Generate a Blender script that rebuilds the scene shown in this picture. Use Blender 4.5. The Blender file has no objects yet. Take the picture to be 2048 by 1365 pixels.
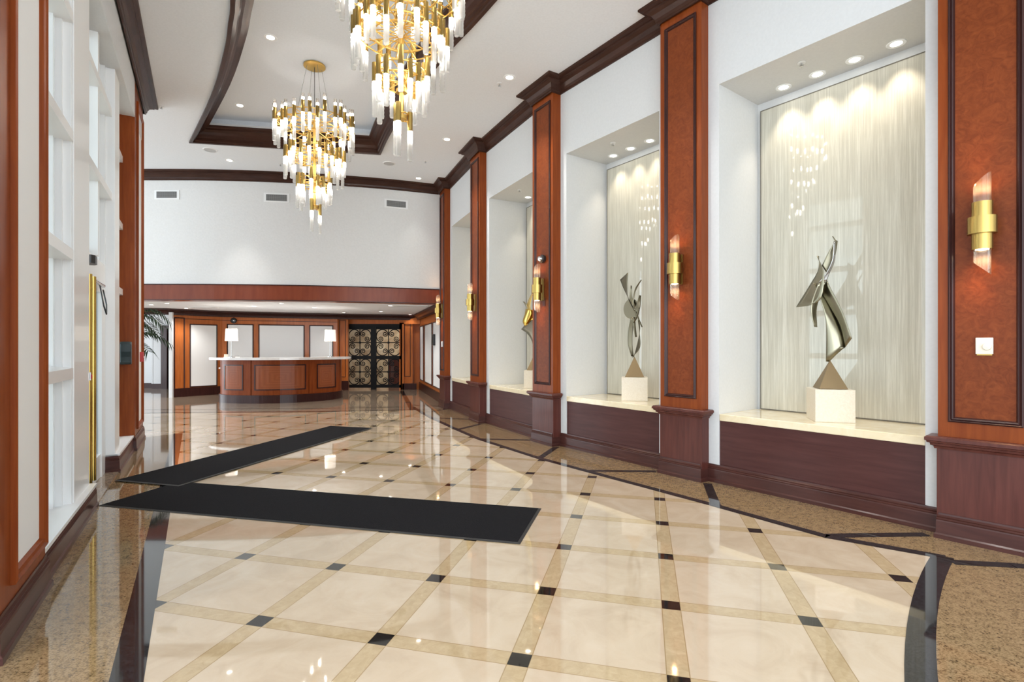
import bpy, bmesh, math, random
from mathutils import Vector, Matrix
random.seed(7)
sc = bpy.context.scene
C = sc.collection
PI = math.pi
R = math.radians

# ------------------------------------------------------------------ camera, world, light, exposure
cam_d = bpy.data.cameras.new('camera'); cam = bpy.data.objects.new('camera', cam_d); C.objects.link(cam)
cam.location = (0, 0, 1.4); cam.rotation_euler = (PI/2, 0, 0)
cam_d.sensor_width = 36; cam_d.lens = 36*1049/2048; cam_d.shift_y = 12/2048
cam_d.clip_start = 0.05; cam_d.clip_end = 200
sc.camera = cam
w = bpy.data.worlds.new('sky'); sc.world = w; w.use_nodes = True
bg = w.node_tree.nodes['Background']; bg.inputs[0].default_value = (0.80, 0.91, 1.0, 1); bg.inputs[1].default_value = 2.2
sc.view_settings.view_transform = 'Standard'; sc.view_settings.look = 'None'
sc.view_settings.gamma = 1; sc.view_settings.use_curve_mapping = False
sc.view_settings.exposure = 0.50
try:
    sc.cycles.use_denoising = True
    sc.cycles.max_bounces = 8; sc.cycles.transparent_max_bounces = 18
    sc.cycles.sample_clamp_indirect = 6
    sc.cycles.caustics_reflective = False; sc.cycles.caustics_refractive = False
except Exception: pass

def area(name, loc, rot, sx, sy, power, col=(1, 1, 1)):
    d = bpy.data.lights.new(name, 'AREA'); d.shape = 'RECTANGLE'; d.size = sx; d.size_y = sy; d.energy = power; d.color = col
    o = bpy.data.objects.new(name, d); C.objects.link(o); o.location = loc; o.rotation_euler = rot
    return o
# added fill light behind the camera, as if from a glazed front
area('fill_behind_camera', (0.9, -3.3, 2.7), (R(90), 0, R(12)), 7.5, 4.6, 200, (0.86, 0.94, 1.0))
# added fill light out of view at left, brightens the far lobby
area('fill_alcove', (-13.2, 8.9, 2.4), (R(90), 0, R(-90)), 3.6, 3.8, 110, (0.86, 0.94, 1.0))
area('fill_reception', (-13.8, 14.4, 1.25), (R(90), 0, R(-82)), 3.2, 2.0, 45, (0.88, 0.95, 1.0))  # second added fill, lifts the low reception ceiling and walls

# daylight through the glazing of the left wall
area('daylight_windows', (-5.0, 4.9, 2.5), (R(90), 0, R(-59.5)), 7.0, 4.4, 110, (0.86, 0.94, 1.0))

def spot(name, loc, power, ang=95, blend=0.6, col=(1, 0.975, 0.93), rad=0.04, tgt=None):
    d = bpy.data.lights.new(name, 'SPOT'); d.energy = power; d.spot_size = R(ang); d.spot_blend = blend; d.color = col; d.shadow_soft_size = rad
    o = bpy.data.objects.new(name, d); C.objects.link(o); o.location = loc
    if tgt is not None:
        o.rotation_euler = (Vector(tgt)-Vector(loc)).to_track_quat('-Z', 'Y').to_euler()
    return o

# ------------------------------------------------------------------ tagging
def thing(name, label, cat, loc=(0, 0, 0), rz=0, group=None):
    o = bpy.data.objects.new(name, None); C.objects.link(o); o.empty_display_size = 0.05
    o.location = loc; o.rotation_euler = (0, 0, rz)
    tag(o, label, cat, group); return o
def tag(o, label, cat, group=None):
    o['label'] = label; o['category'] = cat
    if group: o['group'] = group
    return o
def structure(o):
    o['kind'] = 'structure'; return o

# ------------------------------------------------------------------ mesh builder
class MB:
    def __init__(s): s.v = []; s.f = []; s.m = []; s.sm = []
    def add(s, vs, fs, m=0, smooth=False):
        b = len(s.v); s.v += [tuple(v) for v in vs]
        for f in fs: s.f.append([b+i for i in f]); s.m.append(m); s.sm.append(smooth)
        return s
    def box(s, x0, x1, y0, y1, z0, z1, m=0):
        vs = [(x, y, z) for z in (z0, z1) for y in (y0, y1) for x in (x0, x1)]
        return s.add(vs, [(0, 2, 3, 1), (4, 5, 7, 6), (0, 1, 5, 4), (1, 3, 7, 5), (3, 2, 6, 7), (2, 0, 4, 6)], m)
    def quad(s, a, b, c, d, m=0): return s.add([a, b, c, d], [(0, 1, 2, 3)], m)
    def prism(s, poly, z0, z1, m=0, smooth=False):
        n = len(poly)
        vs = [(p[0], p[1], z0) for p in poly]+[(p[0], p[1], z1) for p in poly]
        s.add(vs, [tuple(reversed(range(n))), tuple(range(n, 2*n))], m)
        return s.add(vs, [(i, (i+1) % n, n+(i+1) % n, n+i) for i in range(n)], m, smooth)
    def lathe(s, prof, n=24, m=0, c=(0, 0, 0), smooth=True, cap=True):
        vs = []
        for r, z in prof:
            for i in range(n):
                a = 2*PI*i/n; vs.append((c[0]+r*math.cos(a), c[1]+r*math.sin(a), c[2]+z))
        fs = []
        for k in range(len(prof)-1):
            for i in range(n):
                j = (i+1) % n; fs.append((k*n+i, k*n+j, (k+1)*n+j, (k+1)*n+i))
        s.add(vs, fs, m, smooth)
        if cap:
            for k, rev in ((0, True), (len(prof)-1, False)):
                if prof[k][0] > 1e-6:
                    ring = [vs[k*n+i] for i in range(n)]
                    if rev: ring.reverse()
                    s.add(ring, [tuple(range(n))], m)
        return s
    def tube(s, pts, r, n=8, m=0, closed=False, r2=None):
        pts = [Vector(p) for p in pts]; k = len(pts); vs = []
        up = Vector((0.13, 0.31, 0.94)).normalized()
        for i, p in enumerate(pts):
            a = pts[(i-1) % k] if (closed or i > 0) else p
            b = pts[(i+1) % k] if (closed or i < k-1) else p
            t = (b-a).normalized()
            u = t.cross(up)
            if u.length < 1e-3: u = t.cross(Vector((1, 0, 0)))
            u.normalize(); v = t.cross(u)
            rr = r if r2 is None else r+(r2-r)*i/(k-1)
            for j in range(n):
                q = 2*PI*j/n; vs.append(p+u*math.cos(q)*rr+v*math.sin(q)*rr)
        fs = []
        for i in range(k if closed else k-1):
            for j in range(n):
                a, b = i*n, ((i+1) % k)*n; j2 = (j+1) % n
                fs.append((a+j, a+j2, b+j2, b+j))
        s.add(vs, fs, m, True)
        if not closed:
            s.add(vs[:n], [tuple(reversed(range(n)))], m); s.add(vs[-n:], [tuple(range(n))], m)
        return s
    def sweep(s, path, prof, m=0, closed=False, side=1, endcap=True):
        """path: 2-D points; prof: (offset to the left side, z); mitred corners"""
        P = [Vector((p[0], p[1])) for p in path]; k = len(P); vs = []
        def nrm(a, b):
            d = (b-a).normalized(); return Vector((-d.y, d.x))*side
        for i in range(k):
            n0 = nrm(P[i-1], P[i]) if (closed or i > 0) else None
            n1 = nrm(P[i], P[(i+1) % k]) if (closed or i < k-1) else None
            if n0 is None: mt = n1
            elif n1 is None: mt = n0
            else:
                mt = (n0+n1); d = 1+n0.dot(n1); mt = mt/max(d, 0.2)
            for o, z in prof: q = P[i]+mt*o; vs.append((q.x, q.y, z))
        q = len(prof); fs = []
        for i in range(k if closed else k-1):
            a, b = i*q, ((i+1) % k)*q
            for j in range(q-1):
                f = (a+j, b+j, b+j+1, a+j+1)
                fs.append(f if side > 0 else tuple(reversed(f)))
        s.add(vs, fs, m)
        if endcap and not closed:
            s.add(vs[:q], [tuple(range(q))], m); s.add(vs[-q:], [tuple(reversed(range(q)))], m)
        return s
    def obj(s, name, mats, parent=None, smooth_angle=None, bevel=0):
        me = bpy.data.meshes.new(name); me.from_pydata(s.v, [], s.f)
        if not isinstance(mats, (list, tuple)): mats = [mats]
        for m in mats: me.materials.append(m)
        for p, mi, sm in zip(me.polygons, s.m, s.sm): p.material_index = mi; p.use_smooth = sm
        me.validate(); me.update()
        if any(s.sm): me.set_sharp_from_angle(angle=R(38))
        o = bpy.data.objects.new(name, me); C.objects.link(o)
        if parent: o.parent = parent
        if bevel:
            b = o.modifiers.new('bevel', 'BEVEL'); b.width = bevel; b.segments = 2; b.limit_method = 'ANGLE'; b.angle_limit = R(50)
        return o
def copy_tree(o, parent=None):
    c = o.copy(); C.objects.link(c); c.parent = parent
    for ch in list(o.children): copy_tree(ch, c)
    return c

# ------------------------------------------------------------------ materials
def new_mat(name):
    m = bpy.data.materials.new(name); m.use_nodes = True; nt = m.node_tree
    return m, nt, nt.nodes['Principled BSDF']
def setp(b, **k):
    names = dict(color='Base Color', rough='Roughness', metal='Metallic', spec='Specular IOR Level', coat='Coat Weight', coatr='Coat Roughness',
                 trans='Transmission Weight', ior='IOR', ecol='Emission Color', estr='Emission Strength', alpha='Alpha', sheen='Sheen Weight')
    for a, v in k.items():
        if a in ('color', 'ecol') and len(v) == 3: v = (*v, 1)
        b.inputs[names[a]].default_value = v
def node(nt, t, **k):
    n = nt.nodes.new(t)
    for a, v in k.items():
        if a.startswith('i_'): n.inputs[int(a[2:])].default_value = v
        else: setattr(n, a, v)
    return n
def ramp(nt, fac, stops):
    r = node(nt, 'ShaderNodeValToRGB'); e = r.color_ramp.elements
    while len(e) < len(stops): e.new(0.5)
    for el, (p, c) in zip(e, stops): el.position = p; el.color = (*c, 1)
    nt.links.new(fac, r.inputs[0]); return r.outputs[0]
def plain(name, color, rough=0.5, **k):
    m, nt, b = new_mat(name); setp(b, color=color, rough=rough, **k); return m
def emit(name, color, strength):
    m, nt, b = new_mat(name); setp(b, color=color, rough=0.4, ecol=color, estr=strength); return m
def coords(nt, scale=(1, 1, 1), kind='Object'):
    t = node(nt, 'ShaderNodeTexCoord'); mp = node(nt, 'ShaderNodeMapping'); mp.inputs['Scale'].default_value = scale
    nt.links.new(t.outputs[kind], mp.inputs[0]); return mp.outputs[0]
def wood(name, dark, light, rough=0.25, coat=0.35, scale=(9, 9, 0.7), detail=5, spec=.22):
    m, nt, b = new_mat(name)
    c = coords(nt, scale)
    n1 = node(nt, 'ShaderNodeTexNoise'); n1.inputs['Scale'].default_value = 3; n1.inputs['Detail'].default_value = detail; n1.inputs['Distortion'].default_value = 0.6
    nt.links.new(c, n1.inputs[0])
    col = ramp(nt, n1.outputs[0], [(0.28, dark), (0.72, light)])
    nt.links.new(col, b.inputs['Base Color']); setp(b, rough=rough, coat=coat*.6, coatr=0.12, spec=spec); return m
def burl(name, dark, light, rough=0.3, coat=0.3):
    m, nt, b = new_mat(name)
    c = coords(nt)
    n1 = node(nt, 'ShaderNodeTexNoise'); n1.inputs['Scale'].default_value = 14; n1.inputs['Detail'].default_value = 8; n1.inputs['Roughness'].default_value = 0.7; n1.inputs['Distortion'].default_value = 1.6
    nt.links.new(c, n1.inputs[0])
    col = ramp(nt, n1.outputs[0], [(0.3, dark), (0.7, light)])
    nt.links.new(col, b.inputs['Base Color']); setp(b, rough=rough, coat=coat*.5, coatr=0.15, spec=.13); return m
def painted(name, color, rough=0.75, bump=0.0, bscale=40):
    m, nt, b = new_mat(name)
    n1 = node(nt, 'ShaderNodeTexNoise'); n1.inputs['Scale'].default_value = bscale; n1.inputs['Detail'].default_value = 4
    nt.links.new(coords(nt), n1.inputs[0])
    d = tuple(x*0.965 for x in color)
    nt.links.new(ramp(nt, n1.outputs[0], [(0.35, d), (0.65, color)]), b.inputs['Base Color'])
    if bump:
        bp = node(nt, 'ShaderNodeBump'); bp.inputs['Strength'].default_value = bump; bp.inputs['Distance'].default_value = 0.01
        nt.links.new(n1.outputs[0], bp.inputs['Height']); nt.links.new(bp.outputs[0], b.inputs['Normal'])
    setp(b, rough=rough); return m
M = {}
M['white'] = painted('white_wall', (0.69, 0.695, 0.70), 0.7)
M['white2'] = painted('white_niche', (0.69, 0.69, 0.685), 0.7)
M['paper'] = painted('textured_white_wallcovering', (0.80, 0.80, 0.79), 0.55, 0.25, 26)
M['ceil'] = painted('white_ceiling', (0.87, 0.90, 0.94), 0.8)
M['frame'] = plain('white_window_frame', (0.93, 0.935, 0.935), 0.35, coat=0.2)
M['cherry'] = wood('cherry_wood', (0.19, 0.037, 0.008), (0.26, 0.060, 0.013), 0.32, 0.05, spec=.14)
M['cherry_bright'] = wood('bright_cherry_panelling', (0.40, 0.105, 0.022), (0.52, 0.155, 0.038), 0.3)
M['maho'] = wood('mahogany_wood', (0.075, 0.020, 0.015), (0.115, 0.034, 0.026), 0.3, 0.12)
M['mahoh'] = wood('mahogany_wood_horizontal', (0.060, 0.019, 0.017), (0.085, 0.030, 0.027), 0.34, 0.1, (0.8, 9, 9))
M['crown'] = wood('dark_walnut_moulding', (0.036, 0.015, 0.010), (0.06, 0.026, 0.018), 0.3, 0.08, (1, 1, 6), spec=.14)
M['dark'] = wood('dark_moulding', (0.03, 0.010, 0.009), (0.05, 0.017, 0.014), 0.28, 0.15)
M['base'] = wood('dark_baseboard', (0.05, 0.016, 0.013), (0.08, 0.028, 0.022), 0.28, 0.2, (1, 1, 9))
M['burl'] = burl('burl_veneer', (0.128, 0.027, 0.008), (0.22, 0.054, 0.015), .38, .04)
M['beam'] = wood('red_cherry_beam', (0.19, 0.040, 0.018), (0.24, 0.058, 0.026), 0.32, 0.1, (3, 3, 0.5))
M['panelw'] = plain('white_fabric_panel', (0.90, 0.905, 0.90), 0.6)
M['onyx'] = None
M['brass'] = plain('brushed_brass', (0.44, 0.295, 0.09), 0.3, metal=1.0)
M['brassp'] = plain('polished_brass', (0.60, 0.41, 0.11), 0.2, metal=1.0)
M['gold'] = plain('satin_gold_frame', (0.70, 0.46, 0.13), 0.32, metal=0.9)
M['bronze'] = plain('brushed_bronze_metal', (0.29, 0.265, 0.19), 0.28, metal=1.0)
M['bronzed'] = plain('dark_bronze_metal', (0.17, 0.148, 0.10), 0.34, metal=1.0)
M['bronzebase'] = plain('bronze_base', (0.27, 0.19, 0.10), 0.42, metal=0.75)
M['goldsheet'] = plain('gold_sheet', (0.80, 0.52, 0.10), 0.25, metal=1.0)
M['iron'] = plain('black_iron', (0.010, 0.010, 0.011), 0.4, spec=.15)
M['chrome'] = plain('chrome', (0.5, 0.5, 0.5), 0.12, metal=1.0)
M['blackp'] = plain('black_plastic', (0.02, 0.02, 0.022), 0.35)
M['grey'] = plain('grey_plastic', (0.55, 0.55, 0.55), 0.5)
M['greym'] = plain('mid_grey_metal', (0.30, 0.30, 0.30), 0.5)
M['greyd'] = plain('dark_grey_slots', (0.12, 0.12, 0.12), 0.6)
M['cream'] = plain('cream_plastic', (0.80, 0.74, 0.62), 0.4)
M['teal'] = plain('dark_teal_plastic', (0.012, 0.022, 0.024), 0.35)
M['red'] = plain('red_plastic', (0.45, 0.02, 0.02), 0.35)
M['leaf'] = plain('palm_leaf', (0.018, 0.038, 0.018), 0.6, spec=.2)
M['pot'] = plain('pot_glaze', (0.10, 0.09, 0.08), 0.4)
M['stem'] = plain('palm_stem', (0.16, 0.18, 0.07), 0.6)
M['soil'] = plain('soil', (0.05, 0.035, 0.025), 0.9)
M['wire'] = plain('steel_wire', (0.35, 0.35, 0.35), 0.3, metal=1.0)
M['bulb'] = emit('warm_bulb', (1.0, 0.94, 0.86), 62)
M['led'] = emit('warm_led', (1.0, 0.72, 0.42), 14)
M['lens'] = emit('downlight_lens', (1.0, 0.95, 0.86), 9)
M['lensd'] = emit('dim_downlight_lens', (1.0, 0.97, 0.92), 2.2)
M['shade'] = emit('lit_lamp_shade', (1.0, 0.93, 0.84), 0.5)
M['seam'] = plain('sealant_dark', (0.16, 0.14, 0.11), 0.6)

def glassy(name, tint, mix_t=0.45, rough=0.03, ior=1.35):
    m = bpy.data.materials.new(name); m.use_nodes = True; nt = m.node_tree; nt.nodes.clear()
    o = node(nt, 'ShaderNodeOutputMaterial'); g = node(nt, 'ShaderNodeBsdfGlass'); t = node(nt, 'ShaderNodeBsdfTransparent'); x = node(nt, 'ShaderNodeMixShader')
    g.inputs['Color'].default_value = (*tint, 1); g.inputs['Roughness'].default_value = rough; g.inputs['IOR'].default_value = ior
    t.inputs[0].default_value = (*tint, 1); x.inputs[0].default_value = mix_t
    nt.links.new(g.outputs[0], x.inputs[1]); nt.links.new(t.outputs[0], x.inputs[2]); nt.links.new(x.outputs[0], o.inputs[0]); return m
M['crystal'] = glassy('crystal_rod', (0.985, 0.985, 0.985), 0.45, 0.06, 1.3)
M['tubeglass'] = glassy('ribbed_glass_tube', (0.99, 0.97, 0.95), 0.45, 0.05, 1.4)
for _k, _f in (('crystal', .5), ('tubeglass', .03)):
  _nt = M[_k].node_tree; _o = [n_ for n_ in _nt.nodes if n_.type == 'OUTPUT_MATERIAL'][0]; _s = _o.inputs[0].links[0].from_socket
  _tl = node(_nt, 'ShaderNodeBsdfTranslucent'); _tl.inputs[0].default_value = (0.95, 0.95, 0.93, 1); _mx = node(_nt, 'ShaderNodeMixShader'); _mx.inputs[0].default_value = _f
  _nt.links.new(_s, _mx.inputs[1]); _nt.links.new(_tl.outputs[0], _mx.inputs[2]); _nt.links.new(_mx.outputs[0], _o.inputs[0])
def pane_mat(name, tint, gl=0.12):
    m = bpy.data.materials.new(name); m.use_nodes = True; nt = m.node_tree; nt.nodes.clear()
    o = node(nt, 'ShaderNodeOutputMaterial'); g = node(nt, 'ShaderNodeBsdfGlossy'); t = node(nt, 'ShaderNodeBsdfTransparent'); x = node(nt, 'ShaderNodeMixShader')
    f = node(nt, 'ShaderNodeFresnel'); f.inputs[0].default_value = 1.3
    g.inputs['Roughness'].default_value = 0.02; t.inputs[0].default_value = (*tint, 1)
    nt.links.new(f.outputs[0], x.inputs[0]); nt.links.new(t.outputs[0], x.inputs[1]); nt.links.new(g.outputs[0], x.inputs[2]); nt.links.new(x.outputs[0], o.inputs[0]); return m
M['pane'] = pane_mat('window_glass', (0.93, 0.97, 0.96))

# cream stone bench top and pedestal stone
def stone(name, a, b2, scale, rough, coat=0.0):
    m, nt, b = new_mat(name)
    n1 = node(nt, 'ShaderNodeTexNoise'); n1.inputs['Scale'].default_value = scale; n1.inputs['Detail'].default_value = 7; n1.inputs['Roughness'].default_value = 0.65; n1.inputs['Distortion'].default_value = 0.8
    nt.links.new(coords(nt), n1.inputs[0])
    nt.links.new(ramp(nt, n1.outputs[0], [(0.3, a), (0.7, b2)]), b.inputs['Base Color']); setp(b, rough=rough, coat=coat, coatr=0.05); return m
M['onyx'] = stone('cream_onyx', (0.80, 0.66, 0.42), (0.92, 0.82, 0.62), 5, 0.12, 0.3)
M['travertine'] = stone('cream_limestone', (0.72, 0.62, 0.48), (0.80, 0.72, 0.60), 60, 0.35)
M['quartz'] = stone('white_marble_counter', (0.72, 0.69, 0.66), (0.86, 0.84, 0.82), 4, 0.1, 0.3)

# shimmering streaked wallcovering behind glass
m, nt, b = new_mat('streaked_shimmer_panel')
n1 = node(nt, 'ShaderNodeTexNoise'); n1.inputs['Scale'].default_value = 3; n1.inputs['Detail'].default_value = 6; n1.inputs['Roughness'].default_value = 0.75
nt.links.new(coords(nt, (26, 26, 0.55)), n1.inputs[0])
nt.links.new(ramp(nt, n1.outputs[0], [(0.3, (0.46, 0.43, 0.35)), (0.5, (0.56, 0.53, 0.44)), (0.68, (0.70, 0.67, 0.58))]), b.inputs['Base Color'])
setp(b, rough=0.42, coat=1.0, coatr=0.015); b.inputs['Coat IOR'].default_value = 1.5
M['shimmer'] = m
# bookmatched counter panel: nested rectangles of veneer
def bookmatch(name, cx, cz, sx, sz):
    m, nt, b = new_mat(name)
    t = node(nt, 'ShaderNodeTexCoord'); s = node(nt, 'ShaderNodeSeparateXYZ'); nt.links.new(t.outputs['UV'], s.inputs[0])
    def mth(op, a, c):
        q = node(nt, 'ShaderNodeMath', operation=op)
        for i, v in enumerate((a, c)):
            if v is None: continue
            if isinstance(v, (int, float)): q.inputs[i].default_value = v
            else: nt.links.new(v, q.inputs[i])
        return q.outputs[0]
    dx = mth('MULTIPLY', mth('ABSOLUTE', mth('SUBTRACT', s.outputs[0], 0.5), None), 2.0)
    dz = mth('MULTIPLY', mth('ABSOLUTE', mth('SUBTRACT', s.outputs[1], 0.5), None), 2.0)
    mx = mth('MAXIMUM', dx, dz)
    st = mth('FRACT', mth('MULTIPLY', mx, 5.0), None)
    nt.links.new(ramp(nt, st, [(0.0, (0.24, 0.066, 0.024)), (0.5, (0.30, 0.088, 0.033)), (1.0, (0.26, 0.07, 0.026))]), b.inputs['Base Color'])
    setp(b, rough=0.28, coat=0.08, coatr=0.1, spec=.18); return m
M['book'] = bookmatch('bookmatched_veneer', 0, 0, 1, 1)

# floor: marble grid with tan bands and black insets
TILE = 0.681; GA = -0.2458; GO = (-1.947, 2.844)
m, nt, b = new_mat('marble_tile_floor')
g = node(nt, 'ShaderNodeNewGeometry'); mp = node(nt, 'ShaderNodeMapping')
mp.inputs['Rotation'].default_value = (0, 0, -GA); mp.inputs['Scale'].default_value = (1/TILE,)*3
ox = (math.cos(-GA)*GO[0]-math.sin(-GA)*GO[1])/TILE; oy = (math.sin(-GA)*GO[0]+math.cos(-GA)*GO[1])/TILE
mp.inputs['Location'].default_value = (-ox, -oy, 0); nt.links.new(g.outputs['Position'], mp.inputs[0])
sp = node(nt, 'ShaderNodeSeparateXYZ'); nt.links.new(mp.outputs[0], sp.inputs[0])
def mth(op, a, c=None):
    q = node(nt, 'ShaderNodeMath', operation=op)
    for i, v in enumerate((a, c)):
        if v is None: continue
        if isinstance(v, (int, float)): q.inputs[i].default_value = v
        else: nt.links.new(v, q.inputs[i])
    return q.outputs[0]
def dist(o): return mth('ABSOLUTE', mth('SUBTRACT', mth('FRACT', mth('ADD', o, 0.5)), 0.5))
dx, dy = dist(sp.outputs[0]), dist(sp.outputs[1]); HW = 0.070
bx_, by_ = mth('LESS_THAN', dx, HW), mth('LESS_THAN', dy, HW)
black = mth('MULTIPLY', bx_, by_); band = mth('MAXIMUM', bx_, by_)
gx = mth('LESS_THAN', mth('ABSOLUTE', mth('SUBTRACT', dx, HW)), 0.0035); gy = mth('LESS_THAN', mth('ABSOLUTE', mth('SUBTRACT', dy, HW)), 0.0035)
grout = mth('MAXIMUM', gx, gy)
cell = node(nt, 'ShaderNodeCombineXYZ')
nt.links.new(mth('FLOOR', sp.outputs[0]), cell.inputs[0]); nt.links.new(mth('FLOOR', sp.outputs[1]), cell.inputs[1])
wn = node(nt, 'ShaderNodeTexWhiteNoise'); nt.links.new(cell.outputs[0], wn.inputs[0])
addv = node(nt, 'ShaderNodeVectorMath', operation='MULTIPLY_ADD'); addv.inputs[1].default_value = (7, 7, 7)
nt.links.new(wn.outputs[1], addv.inputs[0]); nt.links.new(mp.outputs[0], addv.inputs[2])
nz = node(nt, 'ShaderNodeTexNoise'); nz.inputs['Scale'].default_value = 2.4; nz.inputs['Detail'].default_value = 9; nz.inputs['Roughness'].default_value = 0.62; nz.inputs['Distortion'].default_value = 0.9
nt.links.new(addv.outputs[0], nz.inputs[0])
nz2 = node(nt, 'ShaderNodeTexNoise'); nz2.inputs['Scale'].default_value = 9; nz2.inputs['Detail'].default_value = 8; nz2.inputs['Roughness'].default_value = 0.7; nz2.inputs['Distortion'].default_value = 1.2
nt.links.new(addv.outputs[0], nz2.inputs[0])
tilec = ramp(nt, nz.outputs[0], [(0.25, (0.51, 0.39, 0.272)), (0.5, (0.585, 0.462, 0.332)), (0.75, (0.635, 0.522, 0.395))])
bandc = ramp(nt, nz2.outputs[0], [(0.25, (0.42, 0.30, 0.165)), (0.6, (0.53, 0.40, 0.24)), (0.8, (0.59, 0.46, 0.30))])
blackc = ramp(nt, nz2.outputs[0], [(0.4, (0.012, 0.011, 0.010)), (0.8, (0.035, 0.03, 0.027))])
def mixc(f, a, c):
    q = node(nt, 'ShaderNodeMix', data_type='RGBA'); nt.links.new(f, q.inputs[0])
    for i, v in ((6, a), (7, c)):
        if isinstance(v, tuple): q.inputs[i].default_value = (*v, 1)
        else: nt.links.new(v, q.inputs[i])
    return q.outputs[2]
col = mixc(band, tilec, bandc); col = mixc(grout, col, (0.36, 0.25, 0.13)); col = mixc(black, col, blackc)
nt.links.new(col, b.inputs['Base Color']); setp(b, rough=0.035, spec=0.55, coat=0.4, coatr=0.015)
M['tile'] = m
def granite(name, c1, c2, c3, rough=0.06):
    m, nt, b = new_mat(name)
    g = node(nt, 'ShaderNodeNewGeometry')
    v = node(nt, 'ShaderNodeTexNoise'); v.inputs['Scale'].default_value = 85; v.inputs['Detail'].default_value = 4; v.inputs['Roughness'].default_value = 0.75
    v2 = node(nt, 'ShaderNodeTexNoise'); v2.inputs['Scale'].default_value = 22; v2.inputs['Detail'].default_value = 3
    nt.links.new(g.outputs['Position'], v.inputs[0]); nt.links.new(g.outputs['Position'], v2.inputs[0])
    a = node(nt, 'ShaderNodeMath', operation='MULTIPLY_ADD'); a.inputs[1].default_value = 0.35; nt.links.new(v2.outputs[0], a.inputs[0]); nt.links.new(v.outputs[0], a.inputs[2])
    nt.links.new(ramp(nt, a.outputs[0], [(0.50, c1), (0.60, c2), (0.75, c3)]), b.inputs['Base Color']); setp(b, rough=rough, spec=0.55, coat=0.3, coatr=0.02); return m
M['granite'] = granite('brown_speckled_granite', (0.035, 0.025, 0.016), (0.21, 0.135, 0.065), (0.36, 0.245, 0.13))
M['granite2'] = granite('brown_dark_granite', (0.08, 0.06, 0.045), (0.26, 0.19, 0.13), (0.38, 0.29, 0.21))
M['blackg'] = granite('black_granite', (0.008, 0.008, 0.009), (0.012, 0.012, 0.013), (0.03, 0.03, 0.032), 0.05)
# mat
m, nt, b = new_mat('charcoal_carpet_mat')
n1 = node(nt, 'ShaderNodeTexNoise'); n1.inputs['Scale'].default_value = 220; n1.inputs['Detail'].default_value = 3; nt.links.new(coords(nt), n1.inputs[0])
nt.links.new(ramp(nt, n1.outputs[0], [(0.3, (0.006, 0.006, 0.007)), (0.7, (0.018, 0.017, 0.019))]), b.inputs['Base Color']); setp(b, rough=0.95, spec=0.1)
bp = node(nt, 'ShaderNodeBump'); bp.inputs['Strength'].default_value = 0.5; bp.inputs['Distance'].default_value = 0.004; nt.links.new(n1.outputs[0], bp.inputs['Height']); nt.links.new(bp.outputs[0], b.inputs['Normal'])
M['mat'] = m
M['rubber'] = plain('black_rubber_edge', (0.022, 0.021, 0.02), 0.6)

# ------------------------------------------------------------------ plan geometry
H = 5.17; HL = 2.46; HT = 5.60
def frame(ang):                       # ang = tangent, degrees left of straight ahead
    a = R(ang); return Vector((math.sin(a), -math.cos(a))), Vector((math.cos(a), math.sin(a)))   # along wall toward viewer, into wall
PIL = [((3.285, 3.65), 40.5), ((1.79, 5.624), 36.5), ((0.423, 7.588), 31.5), ((-0.717, 9.84), 24), ((-1.63, 12.08), 20.5)]
PD = 0.14; PW = 0.275
WP = []
for c, a in PIL:
    e, n = frame(a); WP.append(Vector(c)+n*PD)
WP0 = WP[0]+Vector((math.sin(R(43)), -math.cos(R(43))))*6.5      # wall carries on beside the camera
def isect(p, d, q, e):
    den = d.x*e.y-d.y*e.x; t = ((q.x-p.x)*e.y-(q.y-p.y)*e.x)/den; return p+d*t
CORNER = Vector((-3.12, 17.6))
def right_path(w=PW, extra=0.0):
    """wall line from near to far with a jog round every pilaster; extra = grow outline"""
    pts = [WP0]
    for k, (c, a) in enumerate(PIL):
        e, n = frame(a); cc = Vector(c)-n*extra; ww = w+extra
        near, far = cc+e*ww, cc-e*ww
        pn = WP0 if k == 0 else WP[k-1]
        pf = WP[k+1] if k < 4 else CORNER
        pts += [isect(near, n, WP[k], (pn-WP[k])), near, far, isect(far, n, WP[k], (pf-WP[k]))]
    return pts

# ------------------------------------------------------------------ floor
LB0 = Vector((-2.258, 2.32)); LD = Vector((-0.508, 0.861)); LM = Vector((-0.861, -0.508))
def Lp(t, y=0): return LB0+LD*t+LM*y
mb = MB()
mb.quad((-16, -4.5, 0), (9, -4.5, 0), (9, 22, 0), (-16, 22, 0), 0)
mb.quad((-16, -4.5, -0.2), (-16, 22, -0.2), (9, 22, -0.2), (9, -4.5, -0.2), 0)
def fpoly(pts, z, m): mb.add([(p[0], p[1], z) for p in pts], [tuple(range(len(pts)))], m)
def fstrip(pts, w, z, m, side=1):
    P = [Vector(p) for p in pts]
    for i in range(len(P)-1):
        d = (P[i+1]-P[i]).normalized(); nn = Vector((-d.y, d.x))*side
        q = [P[i], P[i+1], P[i+1]+nn*w, P[i]+nn*w]
        # order so that the face looks up
        ar = sum(q[j].x*q[(j+1) % 4].y-q[(j+1) % 4].x*q[j].y for j in range(4))
        if ar < 0: q.reverse()
        fpoly(q, z, m)
Z1, Z2, Z3 = 0.0006, 0.0012, 0.0018
def up(q):
    ar = sum(q[j][0]*q[(j+1) % len(q)][1]-q[(j+1) % len(q)][0]*q[j][1] for j in range(len(q)))
    return q if ar > 0 else list(reversed(q))
# left border
LE = [Vector((-0.22, 0)), Vector((-5.35, 8.52))]; ldir = (LE[1]-LE[0]).normalized(); LE[0] = LE[0]-ldir*4
fpoly(up([LE[0], LE[1], Lp(6.75, 0.0), Lp(6.75, 1.5), Lp(-8, 1.5)]), Z1, 1)
fstrip(LE, 0.125, Z2, 2, 1)
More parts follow.
